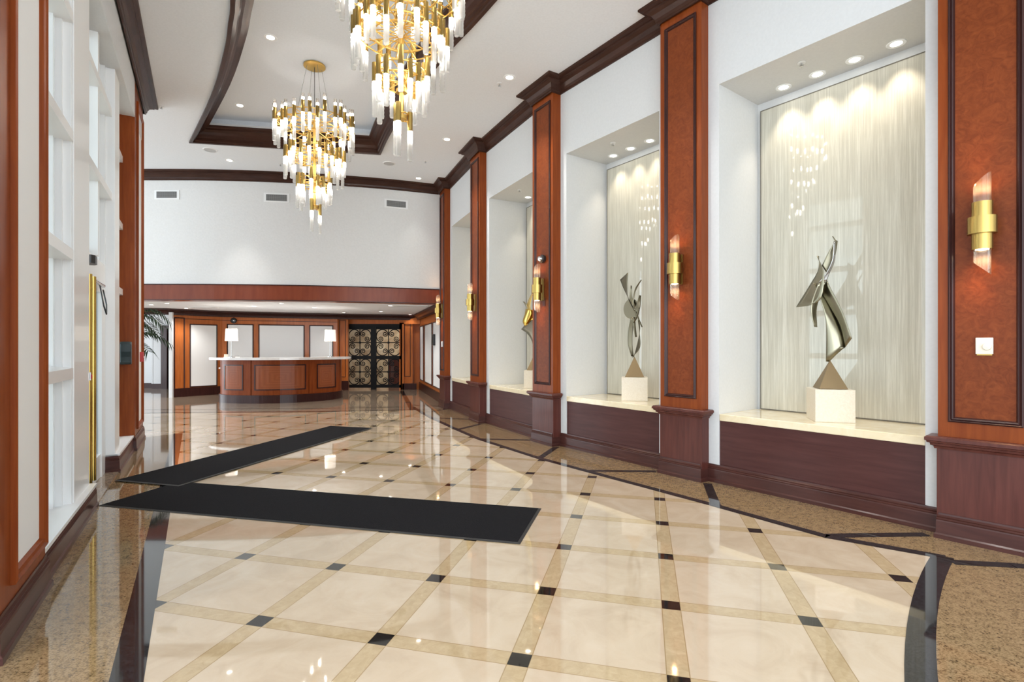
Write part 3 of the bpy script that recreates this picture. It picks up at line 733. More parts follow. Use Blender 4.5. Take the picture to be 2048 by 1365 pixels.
# piers
def pier(t0, t1, label, pan, name='wood_pier'):
    p = Lp(t0); r_ = thing(name, label, 'pier', (p.x, p.y, 0), lrz, 'wood framed piers of the left wall')
    W_ = t1-t0; x0, x1 = pan; z0, z1 = .27, 4.80; y0 = .02
    s = MB()
    s.quad((0, y0, .18), (0, .44, .18), (0, .44, 4.99), (0, y0, 4.99)); s.quad((W_, .44, .18), (W_, y0, .18), (W_, y0, 4.99), (W_, .44, 4.99))
    f_ = lambda a, b_, c, d: s.quad((b_, y0, c), (a, y0, c), (a, y0, d), (b_, y0, d))
    f_(0, W_, .18, z0); f_(0, W_, z1, 4.99); f_(0, x0, z0, z1); f_(x1, W_, z0, z1)
    s.quad((0, .44, .18), (W_, .44, .18), (W_, .44, 4.99), (0, .44, 4.99))
    s.obj('wood_frame', M['cherry'], r_)
    fm = MB(); rect_frame(fm, x0-.003, x1+.003, z0-.003, z1+.003, y0, [(0, 0), (0, -.02), (.012, -.026), (.024, -.014), (.032, -.02), (.045, -.012), (.06, .012), (.06, .03)]); fm.obj('panel_moulding', M['cherry'], r_)
    MB().box(x0+.05, x1-.05, y0+.006, y0+.03, z0+.05, z1-.05).obj('white_panel', M['panelw'], r_)
    MB().sweep([(0, .4), (0, .018), (W_, .018), (W_, .4)], [(o, z*1.04) for o, z in BP], 0, False, 1 if False else -1).obj('baseboard', M['base'], r_)
    return r_
pier(0.0, 0.85, 'wood framed white panel pier nearest the camera on the left wall', (.21, .80))
pier(5.52, 6.66, 'wood framed white panel pier at the far end of the left wall', (.22, .98))
# posts, sills, bars
def window(n, x0, x1, bars, y0=.08, y1=.26, sill=True, z0=.2, muls=()):
    o = Lobj(MB().box(x0, x1, y1-.04, y1, z0, z0+.06).box(x0, x1, y1-.04, y1, BH-.08, BH), 'window_%d' % n, M['frame']); structure(o)
    for z in bars:
        m_ = MB(); m_.add([(x0, y0, z-.09), (x1, y0, z-.09), (x1, y0, z-.01), (x0, y0, z-.01), (x0, y1-.02, z-.10), (x1, y1-.02, z-.10), (x1, y1-.02, z+.02), (x0, y1-.02, z+.02)],
              [(0, 1, 2, 3), (3, 2, 6, 7), (4, 5, 1, 0), (5, 4, 7, 6), (0, 3, 7, 4), (1, 5, 6, 2)])
        m_.obj('window_bar', M['frame'], o)
    for x in muls: MB().box(x-.035, x+.035, y0+.02, y1-.02, z0, BH).obj('window_mullion', M['frame'], o)
    m_ = MB()
    for x in (x0+.02, x1-.02): m_.box(x-.02, x+.02, y1-.12, y1+.19, z0, BH)
    for x in (x1-.055, x1-.09): m_.box(x-.006, x+.006, y1-.08, y1, z0, BH)
    m_.obj('window_frame', M['frame'], o)
    MB().box(x0, x1, y1-.028, y1-.022, z0, BH).obj('pane', M['pane'], o)
    return o
w1 = window(1, .85, 1.98, [1.25, 2.15, 3.05, 3.95])
w2 = window(2, 2.66, 4.14, [3.12, 4.05], .10, .28, z0=2.30, muls=(3.40,))
w3 = window(3, 4.50, 5.52, [2.18, 3.05, 3.95], .15, .31)
for x0, x1, par in ((.85, 2.66, w1), (4.14, 5.52, w3)):
    m_ = MB(); m_.box(x0, x1, .05, .32, 0, .20); m_.box(x0, x1, .03, .30, .185, .21); m_.obj('window_sill', M['frame'], par)
structure(Lobj(MB().sweep([(.85, .05), (2.66, .05), (2.66, .2)], BP, 0, False, -1).sweep([(4.14, .17), (4.14, .05), (5.52, .05)], BP, 0, False, -1), 'baseboard_left', M['base']))
mb = MB(); mb.box(1.98, 2.66, .09, .34, .2, BH); mb.box(2.0, 2.62, .078, .09, .2, BH)
structure(Lobj(mb, 'trim_5', M['frame'], bevel=.004))
mb = MB(); mb.box(4.14, 4.5, .075, .34, .2, BH)
structure(Lobj(mb, 'trim_6', M['frame'], bevel=.004))
# automatic door
d1 = Lobj(MB().box(2.66, 4.14, .16, .34, 2.06, 2.30), 'door_1', M['frame']); structure(d1)
m_ = MB(); m_.box(2.66, 2.72, .16, .22, .0, 2.06); m_.box(3.9, 4.14, .16, .24, 0, 2.06); m_.box(2.72, 3.9, .17, .22, 0.02, .26); m_.box(2.72, 3.9, .17, .22, 1.98, 2.06); m_.obj('door_frame', M['frame'], d1)
MB().box(2.72, 3.9, .192, .198, .2, 2.0).obj('pane', M['pane'], d1)
for x in (2.78, 2.98):
    m_ = MB(); m_.tube([(x, .105, .17), (x, .105, 2.05)], .026, 14)
    for z in (.2, 2.0): m_.tube([(x, .105, z), (x, .19, z)], .01, 8)
    m_.obj('brass_pull_bar', M['brassp'], d1)
MB().box(2.66, 4.14, .04, .34, 0, .012).obj('threshold', M['granite2'], d1)
MB().tube([(3.0, .13, 2.04), (3.75, .13, 2.04)], .022, 10).obj('operator_arm', M['chrome'], d1)
m_ = MB(); m_.tube([(3.55, .13, 2.03), (3.56, .10, 1.82), (3.66, .09, 1.74), (3.74, .10, 1.84), (3.75, .13, 2.0)], .007, 6); m_.obj('cable', M['blackp'], d1)
p = Lp(3.02, .16); t = thing('motion_sensor', 'black motion sensor above the entrance door on the left', 'sensor', (p.x, p.y, 2.20), lrz)
m_ = MB(); m_.prism([(-.10, 0), (-.09, -.05), (-.05, -.075), (.05, -.075), (.09, -.05), (.10, 0)], -.03, .045); m_.obj('housing', M['blackp'], t, bevel=.012)
p = Lp(2.66, .10); t = thing('door_switch', 'small red and steel door switch beside the brass bars', 'switch', (p.x, p.y, 1.11), lrz)
MB().box(-.03, .0, -.03, 0, 0, .07).obj('body', M['chrome'], t); MB().box(-.022, -.006, -.04, -.03, .015, .05).obj('button', M['red'], t)
# dispenser and pull station on the far pier
p = Lp(5.42, .12); t = thing('dispenser', 'dark teal wall dispenser on the side of the far left pier', 'dispenser', (p.x, p.y, 1.17), lrz)
m_ = MB()
prof = [(-.005, 0), (-.09, .0), (-.115, .03), (-.10, .10), (-.12, .17), (-.12, .27), (-.09, .30), (-.005, .30)]
m_.add([(x, y, z) for y in (-.08, .04) for x, z in prof], [tuple(range(8)), tuple(reversed(range(8, 16)))]+[((i+1) % 8, i, 8+i, 8+(i+1) % 8) for i in range(8)]); m_.obj('body', M['teal'], t, bevel=.01)
p = Lp(5.98, .0); t = thing('fire_alarm_station', 'red fire alarm pull station on the far left pier', 'fire alarm', (p.x, p.y, 1.19), lrz)
MB().box(-.06, .06, -.045, .0, 0, .14).obj('body', M['red'], t, bevel=.004); MB().box(-.035, .035, -.055, -.045, .05, .08).obj('handle', M['frame'], t)

# ------------------------------------------------------------------ far wall, beam and lower ceiling
def vwall(mb, path, z0, z1, m=0):
    for a_, b_ in zip(path[:-1], path[1:]): mb.quad(P3(a_, z0), P3(b_, z0), P3(b_, z1), P3(a_, z1), m)
mb = MB(); vwall(mb, FS, 2.74, H); back = [p+Vector((-.08, .35)) for p in FS]; vwall(mb, list(reversed(back)), HL+.05, H)
structure(mb.obj('wall_far', M['paper']))
structure(MB().sweep(FS, CP(4.98, H, .165), 0, False, -1).obj('trim_7', M['crown']))
structure(MB().sweep(FS, [(-.35, 2.41), (.02, 2.41), (.02, 2.745), (-.02, 2.745)], 0, False, -1).obj('trim_8', M['beam']))
structure(MB().sweep(FS, [(.02, 2.405), (.032, 2.405), (.032, 2.42), (.02, 2.42)], 0, False, -1).sweep(FS, [(.02, 2.735), (.034, 2.735), (.03, 2.755), (.0, 2.755)], 0, False, -1).obj('trim_9', M['dark']))
mb = MB(); mb.add([P3(p+Vector((0, .2)), HL) for p in FS]+[(-1.0, 12.4, HL), (-1.0, 21, HL), (-16, 21, HL), (-16, 11.4, HL)], [tuple(reversed(range(len(FS)+4)))])
structure(mb.obj('ceiling_reception', M['ceil']))

# reception back walls
RW = [Vector((-9.44, 14.55)), Vector((-8.62, 15.6)), Vector((-5.594, 16.814)), Vector((-5.20, 17.05))]
GP = [Vector((-5.50, 17.25)), CORNER]
wb = None
def panel_wall(name, a_, b_, panels, mat, z1=HL, z0=0.0, thick=.12, base=.24):
    d = (b_-a_); L = d.length; rz = math.atan2(d.y, d.x)
    mb = MB(); mb.box(0, L, 0, thick, z0, z1); o = mb.obj(name, mat); o.location = (a_.x, a_.y, 0); o.rotation_euler = (0, 0, rz); structure(o)
    for x0, x1, pz0, pz1, white in panels:
        MB().box(x0, x1, -.006, .004, pz0, pz1).obj('white_panel' if white else 'wood_panel', M['panelw'] if white else mat, o)
        fm = MB(); rect_frame(fm, x0-.03, x1+.03, pz0-.03, pz1+.03, 0, [(0, 0), (0, -.015), (.01, -.022), (.02, -.012), (.03, -.012), (.032, 0)]); fm.obj('panel_moulding', M['dark'], o)
    if base: MB().box(-.005, L+.005, -.025, -.001, 0, base).obj('baseboard', M['dark'], o)
    return o
def xs(a_, b_, px):
    d = Vector(((px-1024)/1049, 1)); q = isect(Vector((0, 0)), d, a_, b_-a_); return (q-a_).length
PZ = (.28, 2.05)
a_, b_ = RW[0], RW[1]
X = lambda px: xs(RW[0], RW[1], px)
panel_wall('wall_reception_left', a_, b_, [(X(350), X(367), .2, 2.2, False), (X(381.5), X(432.5), .28, 2.03, True)], M['cherry_bright'])
X = lambda px: xs(RW[1], RW[2], px)
panel_wall('wall_reception_back', RW[1], RW[2], [(X(456), X(505), .28, 2.06, True), (X(519), X(607), .28, 2.06, True), (X(620.5), X(664.5), .28, 2.06, True)], M['cherry_bright'])
# long thin reveal line above the panels
mbx = MB(); 
for A_, B_ in ((RW[0], RW[1]), (RW[1], RW[2])):
    d = (B_-A_).normalized(); nn = Vector((d.y, -d.x))
    q0, q1 = A_+nn*.004, B_+nn*.004
    mbx.quad(P3(q0, 2.19), P3(q1, 2.19), P3(q1, 2.205), P3(q0, 2.205))
structure(mbx.obj('trim_10', M['dark']))
# gate surround
xg = lambda px: (px-1024)/1049
def front_box(name, px0, px1, Y, z0, z1, mat, thick=.2):
    x0, x1 = xg(px0)*Y, xg(px1)*Y
    o = MB().box(x0, x1, Y, Y+thick, z0, z1).obj(name, mat); return o
GY = 17.25
t = thing('wood_pilaster', 'narrow bright cherry pilaster left of the black iron gate', 'pilaster', (xg(685)*16.98, 16.98, 0), R(6))
MB().box(-.17, .17, 0, .2, 0, HL).obj('shaft', M['cherry_bright'], t)
fm = MB(); rect_frame(fm, -.10, .10, .42, 2.28, 0, [(0, 0), (0, -.012), (.015, -.012), (.02, 0)]); fm.obj('panel_moulding', M['dark'], t)
MB().box(-.19, .19, -.03, 0, 0, .30).obj('plinth', M['dark'], t)
t = thing('wood_pilaster', 'narrow bright cherry pilaster right of the black iron gate', 'pilaster', (xg(815)*17.3, 17.3, 0), 0)
MB().box(-.17, .17, 0, .3, 0, HL).obj('shaft', M['cherry_bright'], t)
fm = MB(); rect_frame(fm, -.10, .10, .42, 2.28, 0, [(0, 0), (0, -.012), (.015, -.012), (.02, 0)]); fm.obj('panel_moulding', M['dark'], t)
MB().box(-.165, .30, -.05, 0, 0, .20).obj('plinth', M['dark'], t)
mb = MB(); mb.box(xg(693)*GY, xg(840)*GY, GY, GY+.15, 2.16, HL); mb.box(xg(800)*GY-.02, xg(808)*GY, GY, GY+.2, 0, 2.2); mb.box(xg(820)*17.4, -3.0, 17.45, 17.6, 0, HL)
structure(mb.obj('wall_gate', M['cherry_bright']))
# right reception wall (wood with white panels)
PA, PB = CORNER, WP[4]+Vector((-.05, .2))
X = lambda px: xs(PA, PB, px)
rw = panel_wall('wall_reception_right', PA, PB, [(X(841), X(847), .35, 2.05, True), (X(850.5), X(864), .35, 2.05, True), (X(867), X(890), .35, 2.05, True)], M['cherry_bright'])
q = Vector(PA)+(PB-PA).normalized()*X(869.5); nn = Vector(((PB-PA).normalized().y, -(PB-PA).normalized().x))
t = thing('intercom', 'black rectangular wall unit on the white panel right of the gate', 'wall unit', (q.x+nn.x*.006, q.y+nn.y*.006, 1.44), math.atan2((PB-PA).y, (PB-PA).x))
MB().box(-.16, .16, -.06, 0, 0, .30).obj('case', M['blackp'], t, bevel=.01); MB().box(-.11, .11, -.066, -.06, .08, .24).obj('screen', M['teal'], t)
# crown of the reception ceiling
cr = [Vector((-14, 13.55)), Vector((-9.52, 14.43)), Vector((-8.60, 15.56)), Vector((-5.35, 16.86)), Vector((-3.12, 17.32)), PB]
structure(MB().sweep(cr, [(0, HL-.17), (.02, HL-.17), (.03, HL-.12), (.07, HL-.07), (.14, HL-.045), (.15, HL), (0, HL)], 0, False, -1).obj('trim_11', M['dark']))
# left alcove: header, white walls, dark door
mb = MB()
mb.box(-14.5, -9.7, 14.35, 14.5, HL-.13, HL)
mb.box(-14.5, -12.05, 17.9, 18.1, 0, HL); mb.box(-12.05, -10.0, 17.6, 17.8, 0, HL); mb.box(-12.1, -12.04, 17.6, 17.9, 0, HL)
structure(mb.obj('wall_alcove', M['white']))
structure(MB().box(-14, -12.08, 17.87, 17.9, 0, .17).box(-12.08, -11.65, 17.57, 17.6, 0, .17).obj('baseboard_alcove', M['dark']))
o = MB().box(-11.72, -11.52, 17.5, 17.62, 0, 2.12).box(-11.52, -10.3, 17.5, 17.62, 2.02, 2.12).obj('door_2', M['dark']); structure(o)
MB().box(-11.52, -10.4, 17.56, 17.61, 0, 2.02).obj('door_leaf', M['blackp'], o)
p0 = Vector((xg(341.5)*14.45, 14.45))
structure(MB().box(p0.x-.05, p0.x+.045, 14.44, 14.50, 0, HL-.1).obj('trim_12', M['white']))
# room glimpsed behind the gate
mb = MB(); mb.box(-9, 0, 20.4, 20.5, 0, 3); mb.box(-9, -8.9, 17.6, 20.5, 0, 3)
structure(mb.obj('wall_bar', stone('warm_bar_wall', (0.30, 0.17, 0.09), (0.72, 0.60, 0.45), 1.8, .4)))
t = thing('bar_counter', 'dim wooden bar with pale top seen through the iron gate', 'bar counter', (-3.9, 19.2, 0), 0)
MB().box(-.55, .9, -.3, .3, 0, 1.0).obj('front', M['maho'], t); MB().box(-.6, .95, -.35, .35, 1.0, 1.05).obj('top', M['cream'], t)
area('bar_light', (-4.6, 19.0, 2.42), (0, 0, 0), 1.2, .8, 26, (1, .85, .68))

# iron gate
t = thing('iron_gate', 'black wrought iron double gate with scrollwork at the back right', 'gate', (0, GY, 0), 0)
x0, x1, xm = xg(697)*GY, xg(801)*GY, xg(747)*GY
m_ = MB(); m_.box(x0-.05, x1+.05, 0, .08, 2.03, 2.16); m_.box(xm-.085, xm+.085, -.02, .08, 0, 2.05); m_.box(x0-.06, x0, 0, .08, 0, 2.1); m_.box(x1, x1+.05, 0, .08, 0, 2.1)
m_.obj('gate_frame', M['iron'], t)
def spiral(c, r0, a0, turns, n=26, sgn=1, shrink=.15):
    return [(c[0]+r0*(1-(1-shrink)*i/n)*math.cos(a0+sgn*turns*2*PI*i/n), .03, c[1]+r0*(1-(1-shrink)*i/n)*math.sin(a0+sgn*turns*2*PI*i/n)) for i in range(n+1)]
for li, (xa, xb) in enumerate(((x0, xm-.085), (xm+.085, x1))):
    m_ = MB(); m_.box(xa, xb, 0, .05, 1.98, 2.04); m_.box(xa, xb, 0, .05, 1.0, 1.11); m_.box(xa, xb, 0, .05, .06, .16)
    lf = m_.obj('gate_leaf', M['iron'], t)
    for z0, z1 in ((1.11, 1.98), (.16, 1.0)):
        s = MB(); cx_, cz_ = (xa+xb)/2, (z0+z1)/2; hx, hz = (xb-xa)/2, (z1-z0)/2; tr = .017
        s.tube([(cx_, .03, z0), (cx_, .03, z1)], tr, 6); s.tube([(xa, .03, cz_), (xb, .03, cz_)], tr, 6)
        for sx in (-1, 1):
            for sz in (-1, 1):
                qx, qz = cx_+sx*hx*.5, cz_+sz*hz*.5
                # big rounded C touching the outer corner, ending in two spirals
                ac = math.atan2(sz, sx)
                pts = [(qx+hx*.5*math.cos(ac+q_)*.98, .03, qz+hz*.5*math.sin(ac+q_)*.98) for q_ in [R(v) for v in range(-100, 101, 10)]]
                s.tube(pts, tr, 6)
                for sg in (-1, 1):
                    pe = pts[0] if sg < 0 else pts[-1]
                    cc = (pe[0]+(qx-pe[0])*.45, pe[2]+(qz-pe[2])*.45)
                    a0 = math.atan2(pe[2]-cc[1], pe[0]-cc[0]); r0 = math.hypot(pe[0]-cc[0], pe[2]-cc[1])
                    s.tube(spiral(cc, r0, a0, 1.6, 26, sg), tr*.85, 6)
                s.lathe([(.001, -.02), (.018, -.01), (.018, .01), (.001, .02)], 8, 0, (cx_+sx*hx*.97, .03, cz_))
        s.lathe([(.001, -.05), (.035, -.03), (.035, .03), (.001, .05)], 10, 0, (cx_, .03, cz_))
        s.obj('scrollwork', M['iron'], lf)
    MB().box(xa, xb, .045, .05, .16, 1.98).obj('pane', M['pane'], lf)

# ------------------------------------------------------------------ reception counter
CO = Vector((-6.1, 13.95)); cu = Vector((.94, .342)).normalized(); crz = math.atan2(cu.y, cu.x)
half = [(0, -.93), (.38, -.87), (.72, -.73), (1.0, -.60), (1.22, -.44), (1.38, -.22), (1.47, .02), (1.50, .28)]
def csm(pts, n=4): return smooth(pts, n)
def counter_outline(grow):
    h_ = csm(half, 4); pts = [Vector((-p.x, p.y)) for p in reversed(h_)]+h_[1:]
    out = []
    for i, p in enumerate(pts):
        a_ = pts[max(i-1, 0)]; b2 = pts[min(i+1, len(pts)-1)]; d = (b2-a_).normalized(); out.append(p+Vector((d.y, -d.x))*grow)
    return out
t = thing('reception_counter', 'curved cherry wood reception counter with white stone top', 'counter', (CO.x, CO.y, 0), crz)
ol = counter_outline(0)
s = MB(); 
for a_, b_ in zip(ol[:-1], ol[1:]): s.add([(a_.x, a_.y, .2), (b_.x, b_.y, .2), (b_.x, b_.y, 1.07), (a_.x, a_.y, 1.07)], [(0, 1, 2, 3)], 0, True)
inn = counter_outline(-.25)
for a_, b_ in zip(inn[:-1], inn[1:]): s.add([(b_.x, b_.y, 0), (a_.x, a_.y, 0), (a_.x, a_.y, 1.07), (b_.x, b_.y, 1.07)], [(0, 1, 2, 3)], 0, True)
for q0, q1 in ((ol[0], inn[0]), (inn[-1], ol[-1])): s.add([(q1.x, q1.y, 0), (q0.x, q0.y, 0), (q0.x, q0.y, 1.07), (q1.x, q1.y, 1.07)], [(0, 1, 2, 3)])
s.obj('curved_front', M['cherry'], t)
o2 = counter_outline(.035); s = MB().prism([(p.x, p.y) for p in o2]+[(p.x, p.y) for p in reversed(counter_outline(-.2))], 0, .2); s.obj('kick_base', M['dark'], t)
top = counter_outline(.16); top = [Vector((p.x*1.065, p.y)) for p in top]
s = MB().prism([(p.x, p.y) for p in top]+[(p.x, p.y) for p in reversed(counter_outline(-.38))], 1.075, 1.135); s.obj('stone_top', M['quartz'], t, bevel=.008)
MB().prism([(-1.55, .3), (-1.55, .95), (1.4, .95), (1.4, .3), (0, -.35)], .83, .87).obj('work_surface', M['quartz'], t)
# curved face panels with dark frames and flat stiles
def arc_pts(u0, u1, grow, n=14):
    o_ = counter_outline(grow); out = []
    for i in range(n+1):
        u = u0+(u1-u0)*i/n
        for a_, b_ in zip(o_[:-1], o_[1:]):
            if min(a_.x, b_.x) <= u <= max(a_.x, b_.x) and abs(b_.x-a_.x) > 1e-6:
                out.append(a_.lerp(b_, (u-a_.x)/(b_.x-a_.x))); break
    return out
def curved_patch(u0, u1, z0, z1, grow, name, mat, uv=False):
    p_ = arc_pts(u0, u1, grow); s = MB(); n_ = len(p_)
    for a_, b_ in zip(p_[:-1], p_[1:]): s.add([(a_.x, a_.y, z0), (b_.x, b_.y, z0), (b_.x, b_.y, z1), (a_.x, a_.y, z1)], [(0, 1, 2, 3)], 0, False)
    o = s.obj(name, mat, t)
    if uv:
        l = o.data.uv_layers.new(name='UVMap'); ns = n_-1
        for i in range(ns):
            for j, (uu, vv) in enumerate(((i, 0), (i+1, 0), (i+1, 1), (i, 1))): l.data[i*4+j].uv = (uu/ns, vv)
    return o
def curved_frame(u0, u1, z0, z1, w_=.028, g=.014):
    s = MB()
    def strip(a0, a1, c0, c1):
        p_ = arc_pts(a0, a1, g); q_ = arc_pts(a0, a1, .001)
        if len(p_) < 2: return
        for i in range(len(p_)-1):
            A_, B_ = p_[i], p_[i+1]; C_, D_ = q_[min(i, len(q_)-1)], q_[min(i+1, len(q_)-1)]
            s.quad(P3(A_, c0), P3(B_, c0), P3(B_, c1), P3(A_, c1)); s.quad(P3(A_, c1), P3(B_, c1), P3(D_, c1), P3(C_, c1)); s.quad(P3(C_, c0), P3(D_, c0), P3(B_, c0), P3(A_, c0))
        for A_, C_ in ((p_[0], q_[0]), (p_[-1], q_[-1])): s.quad(P3(A_, c0), P3(A_, c1), P3(C_, c1), P3(C_, c0))
    strip(u0, u1, z0, z0+w_); strip(u0, u1, z1-w_, z1); strip(u0, u0+w_, z0, z1); strip(u1-w_, u1, z0, z1)
    s.obj('panel_frame', M['dark'], t)
for u0, u1 in ((-.60, .60), (-1.34, -.86), (.86, 1.34)):
    z0, z1 = .32, .96
    curved_patch(u0+.02, u1-.02, z0+.02, z1-.02, .004, 'veneer_panel', M['book'], True)
    curved_frame(u0, u1, z0, z1)
for u0, u1 in ((-.80, -.68), (.68, .80)): curved_patch(u0, u1, .2, 1.07, .02, 'stile', M['cherry'])
# lamps and small things on the counter
def cpos(px, v):
    d = Vector((xg(px), 1)); q = isect(Vector((0, 0)), d, CO+Vector((-cu.y, cu.x))*v, cu); return q
for px, lab in ((463, 'left'), (660.5, 'right')):
    q = cpos(px, -.18)
    t = thing('table_lamp', 'slim table lamp with white fabric shade at the %s end of the counter' % lab, 'lamp', (q.x, q.y, 1.135), 0, 'table lamps on the reception counter')
    MB().lathe([(.001, 0), (.075, 0), (.075, .012), (.015, .018), (.010, .05), (.009, .40), (.012, .43), (.001, .44)], 20).obj('lamp_base', M['chrome'], t)
    MB().lathe([(.151, .42), (.136, .73), (.133, .73), (.148, .42), (.151, .42)], 28, 0, (0, 0, 0), True, False).obj('lamp_shade', M['shade'], t)
    MB().lathe([(.001, .52), (.03, .53), (.035, .57), (.02, .62), (.001, .63)], 14).obj('bulb', M['bulb'], t)
q = cpos(452, -.12); t = thing('card_holder', 'small white card holder beside the left counter lamp', 'card holder', (q.x, q.y, 1.135), crz)
MB().box(-.05, .05, -.03, .03, 0, .012).obj('tray', M['frame'], t); MB().box(-.045, .045, .0, .015, .012, .08).obj('cards', M['cream'], t)
q = cpos(474, -.05); t = thing('pen_tray', 'low dark pen tray right of the left counter lamp', 'tray', (q.x, q.y, 1.135), crz)
MB().box(-.08, .08, -.04, .04, 0, .022).obj('tray', M['grey'], t); MB().tube([(-.06, -.01, .03), (.06, .01, .03)], .006, 6).obj('pen', M['blackp'], t)
# round dark fixture on the back wall
d = (RW[2]-RW[1]).normalized(); nn = Vector((d.y, -d.x)); q = RW[1]+d*xs(RW[1], RW[2], 467.5)+nn*.002
t = thing('emergency_light', 'round black fixture on the cherry wall above the left counter lamp', 'fixture', (q.x, q.y, 2.19), math.atan2(d.y, d.x))
MB().lathe([(.001, 0), (.085, 0), (.085, .03), (.06, .06), (.001, .07)], 24).obj('housing', M['blackp'], t).matrix_basis = Matrix.Rotation(PI/2, 4, 'X')
MB().lathe([(.001, .068), (.022, .068), (.02, .075), (.001, .077)], 14).obj('lens_dome', M['chrome'], t).matrix_basis = Matrix.Rotation(PI/2, 4, 'X')

# ------------------------------------------------------------------ mats
def mat_obj(c4, label, z0):
    o = bpy.data.objects.new('floor_mat', None); C.objects.link(o); ce = sum((Vector(p) for p in c4), Vector((0, 0)))/4; o.location = (ce.x, ce.y, z0); tag(o, label, 'floor mat', 'entrance floor mats')
    q = [Vector(p)-ce for p in c4]
    if sum(q[i].x*q[(i+1) % 4].y-q[(i+1) % 4].x*q[i].y for i in range(4)) < 0: q.reverse()
    def inset(d):
        out = []
        for i in range(4):
            a_, b_, c_ = q[i-1], q[i], q[(i+1) % 4]; u = (a_-b_).normalized(); v = (c_-b_).normalized(); out.append(b_+(u+v)*d)
        return out
    i0 = inset(.022)
    MB().prism([(p.x, p.y) for p in i0], .0, .008).obj('carpet', M['mat'], o)
    s = MB(); q2 = inset(.0); q3 = inset(.023)
    for i in range(4):
        j = (i+1) % 4
        s.quad((q2[i].x, q2[i].y, .0005), (q2[j].x, q2[j].y, .0005), (q3[j].x, q3[j].y, .007), (q3[i].x, q3[i].y, .007))
    s.obj('rubber_border', M['rubber'], o)
A_, B_, C_ = Vector((-3.644, 4.611)), Vector((0.057, 3.713)), Vector((0.255, 4.54))
mat_obj([A_, B_, C_, A_+C_-B_], 'long charcoal floor mat in front, lying across the tiles', .002)
mat_obj([(-4.135, 5.449), (-3.323, 5.226), (-2.389, 8.982), (-3.195, 9.208)], 'long charcoal floor mat behind, running toward the reception counter', .010)

# ------------------------------------------------------------------ ceiling fittings
dl = [((-0.035, 7.33), 'main ceiling nearest the right wall crown'), ((-1.18, 9.518), 'main ceiling beside the fourth pilaster'), ((-5.703, 10.588), 'main ceiling left, before the far wall crown'), ((-2.089, 11.718), 'main ceiling at far right corner')]
for (x, y), lab in dl: downlight((x, y, H), 'recessed downlight in the '+lab, .065, power=(22 if y > 11 else 105 if y > 10 else 125), ang=(56 if y > 10 else 84))
for (x, y), lab in (((-3.275, 7.112), 'left of the far chandelier canopy'), ((-4.726, 9.112), 'in the far left corner of the tray'), ((-2.948, 9.485), 'in the far right corner of the tray')):
    downlight((x, y, HT), 'recessed downlight in the tray ceiling '+lab, .065, power=150, ang=84)
for x, y in ((2.0, 3.2), (0.9, 5.0), (-3.0, 1.5), (1.5, 0.5)):       # further ones of the same rows, above the frame edge
    spot('ceiling_downlight_beam', (x, y, H-.03), 95, 88,   .7, (1, .975, .93), .05, (x, y, 0))
for (x, y), lab in (((-5.772, 10.025), 'left of the far chandelier'), ((-2.524, 10.761), 'right of the far chandelier')):
    t = thing('ceiling_speaker', 'round grey ceiling speaker '+lab, 'speaker', (x, y, H), 0, 'round ceiling speakers')
    MB().lathe([(.001, -.004), (.105, -.004)], 28, 0, (0, 0, 0), True, False).obj('grille', M['grey'], t); MB().lathe([(.104, -.008), (.122, -.005), (.124, 0)], 28, 0, (0, 0, 0), True, False).obj('rim', M['frame'], t)
for (x, y), lab in (((-5.489, 8.213), 'near the left wall crown'), ((-0.179, 7.497), 'near the middle pilaster crown'), ((-1.751, 10.617), 'near the fourth pilaster crown'), ((-4.763, 10.791), 'left of the far chandelier by the far crown')):
    sprinkler((x, y, H), 'fire sprinkler in the main ceiling '+lab)
t = thing('smoke_detector', 'white round smoke detector in the tray behind the far chandelier cables', 'smoke detector', (-3.86, 9.05, HT), 0)
MB().lathe([(.001, -.045), (.04, -.045), (.06, -.02), (.065, 0)], 20).obj('body', M['frame'], t)
lows = [((303, 610), 'far left'), ((334, 607), 'second from the left'), ((372.5, 617), 'third from the left'), ((508, 613), 'left of centre'), ((563, 607.5), 'in the centre, nearest the beam'), ((629, 615.6), 'right of centre'), ((687.5, 625.6), 'before the pilaster left of the gate'), ((762, 623.4), 'before the gate'), ((780, 611.6), 'right, nearest the beam'), ((820, 629.4), 'in the back right corner')]
for (px, py), lab in lows:
    Y = (HL-1.4)*1049/(694.5-py); x = xg(px)*Y
    downlight((x, Y, HL), 'recessed downlight in the low reception ceiling '+lab, .06, 'low reception downlights', 'lens', (8 if px == 820 else 25 if px == 687.5 else 62), 130, (x, Y-.2, 0))
for (px, py, wx, lab) in ((407, 614.8, .34, 'left above the counter'), (819, 612.6, .5, 'at the right near the sconce')):
    Y = (HL-1.4)*1049/(694.5-py); t = thing('ceiling_vent', 'flat grey air vent in the low reception ceiling '+lab, 'vent', (xg(px)*Y, Y, HL), 0)
    MB().box(-wx, wx, -.12, .12, -.012, 0).obj('vent_frame', M['frame'], t)
    s = MB()
    for i in range(7): s.box(-wx+.03, wx-.03, -.10+i*.03, -.085+i*.03, -.014, -.012)
    s.obj('slots', M['grey'], t)
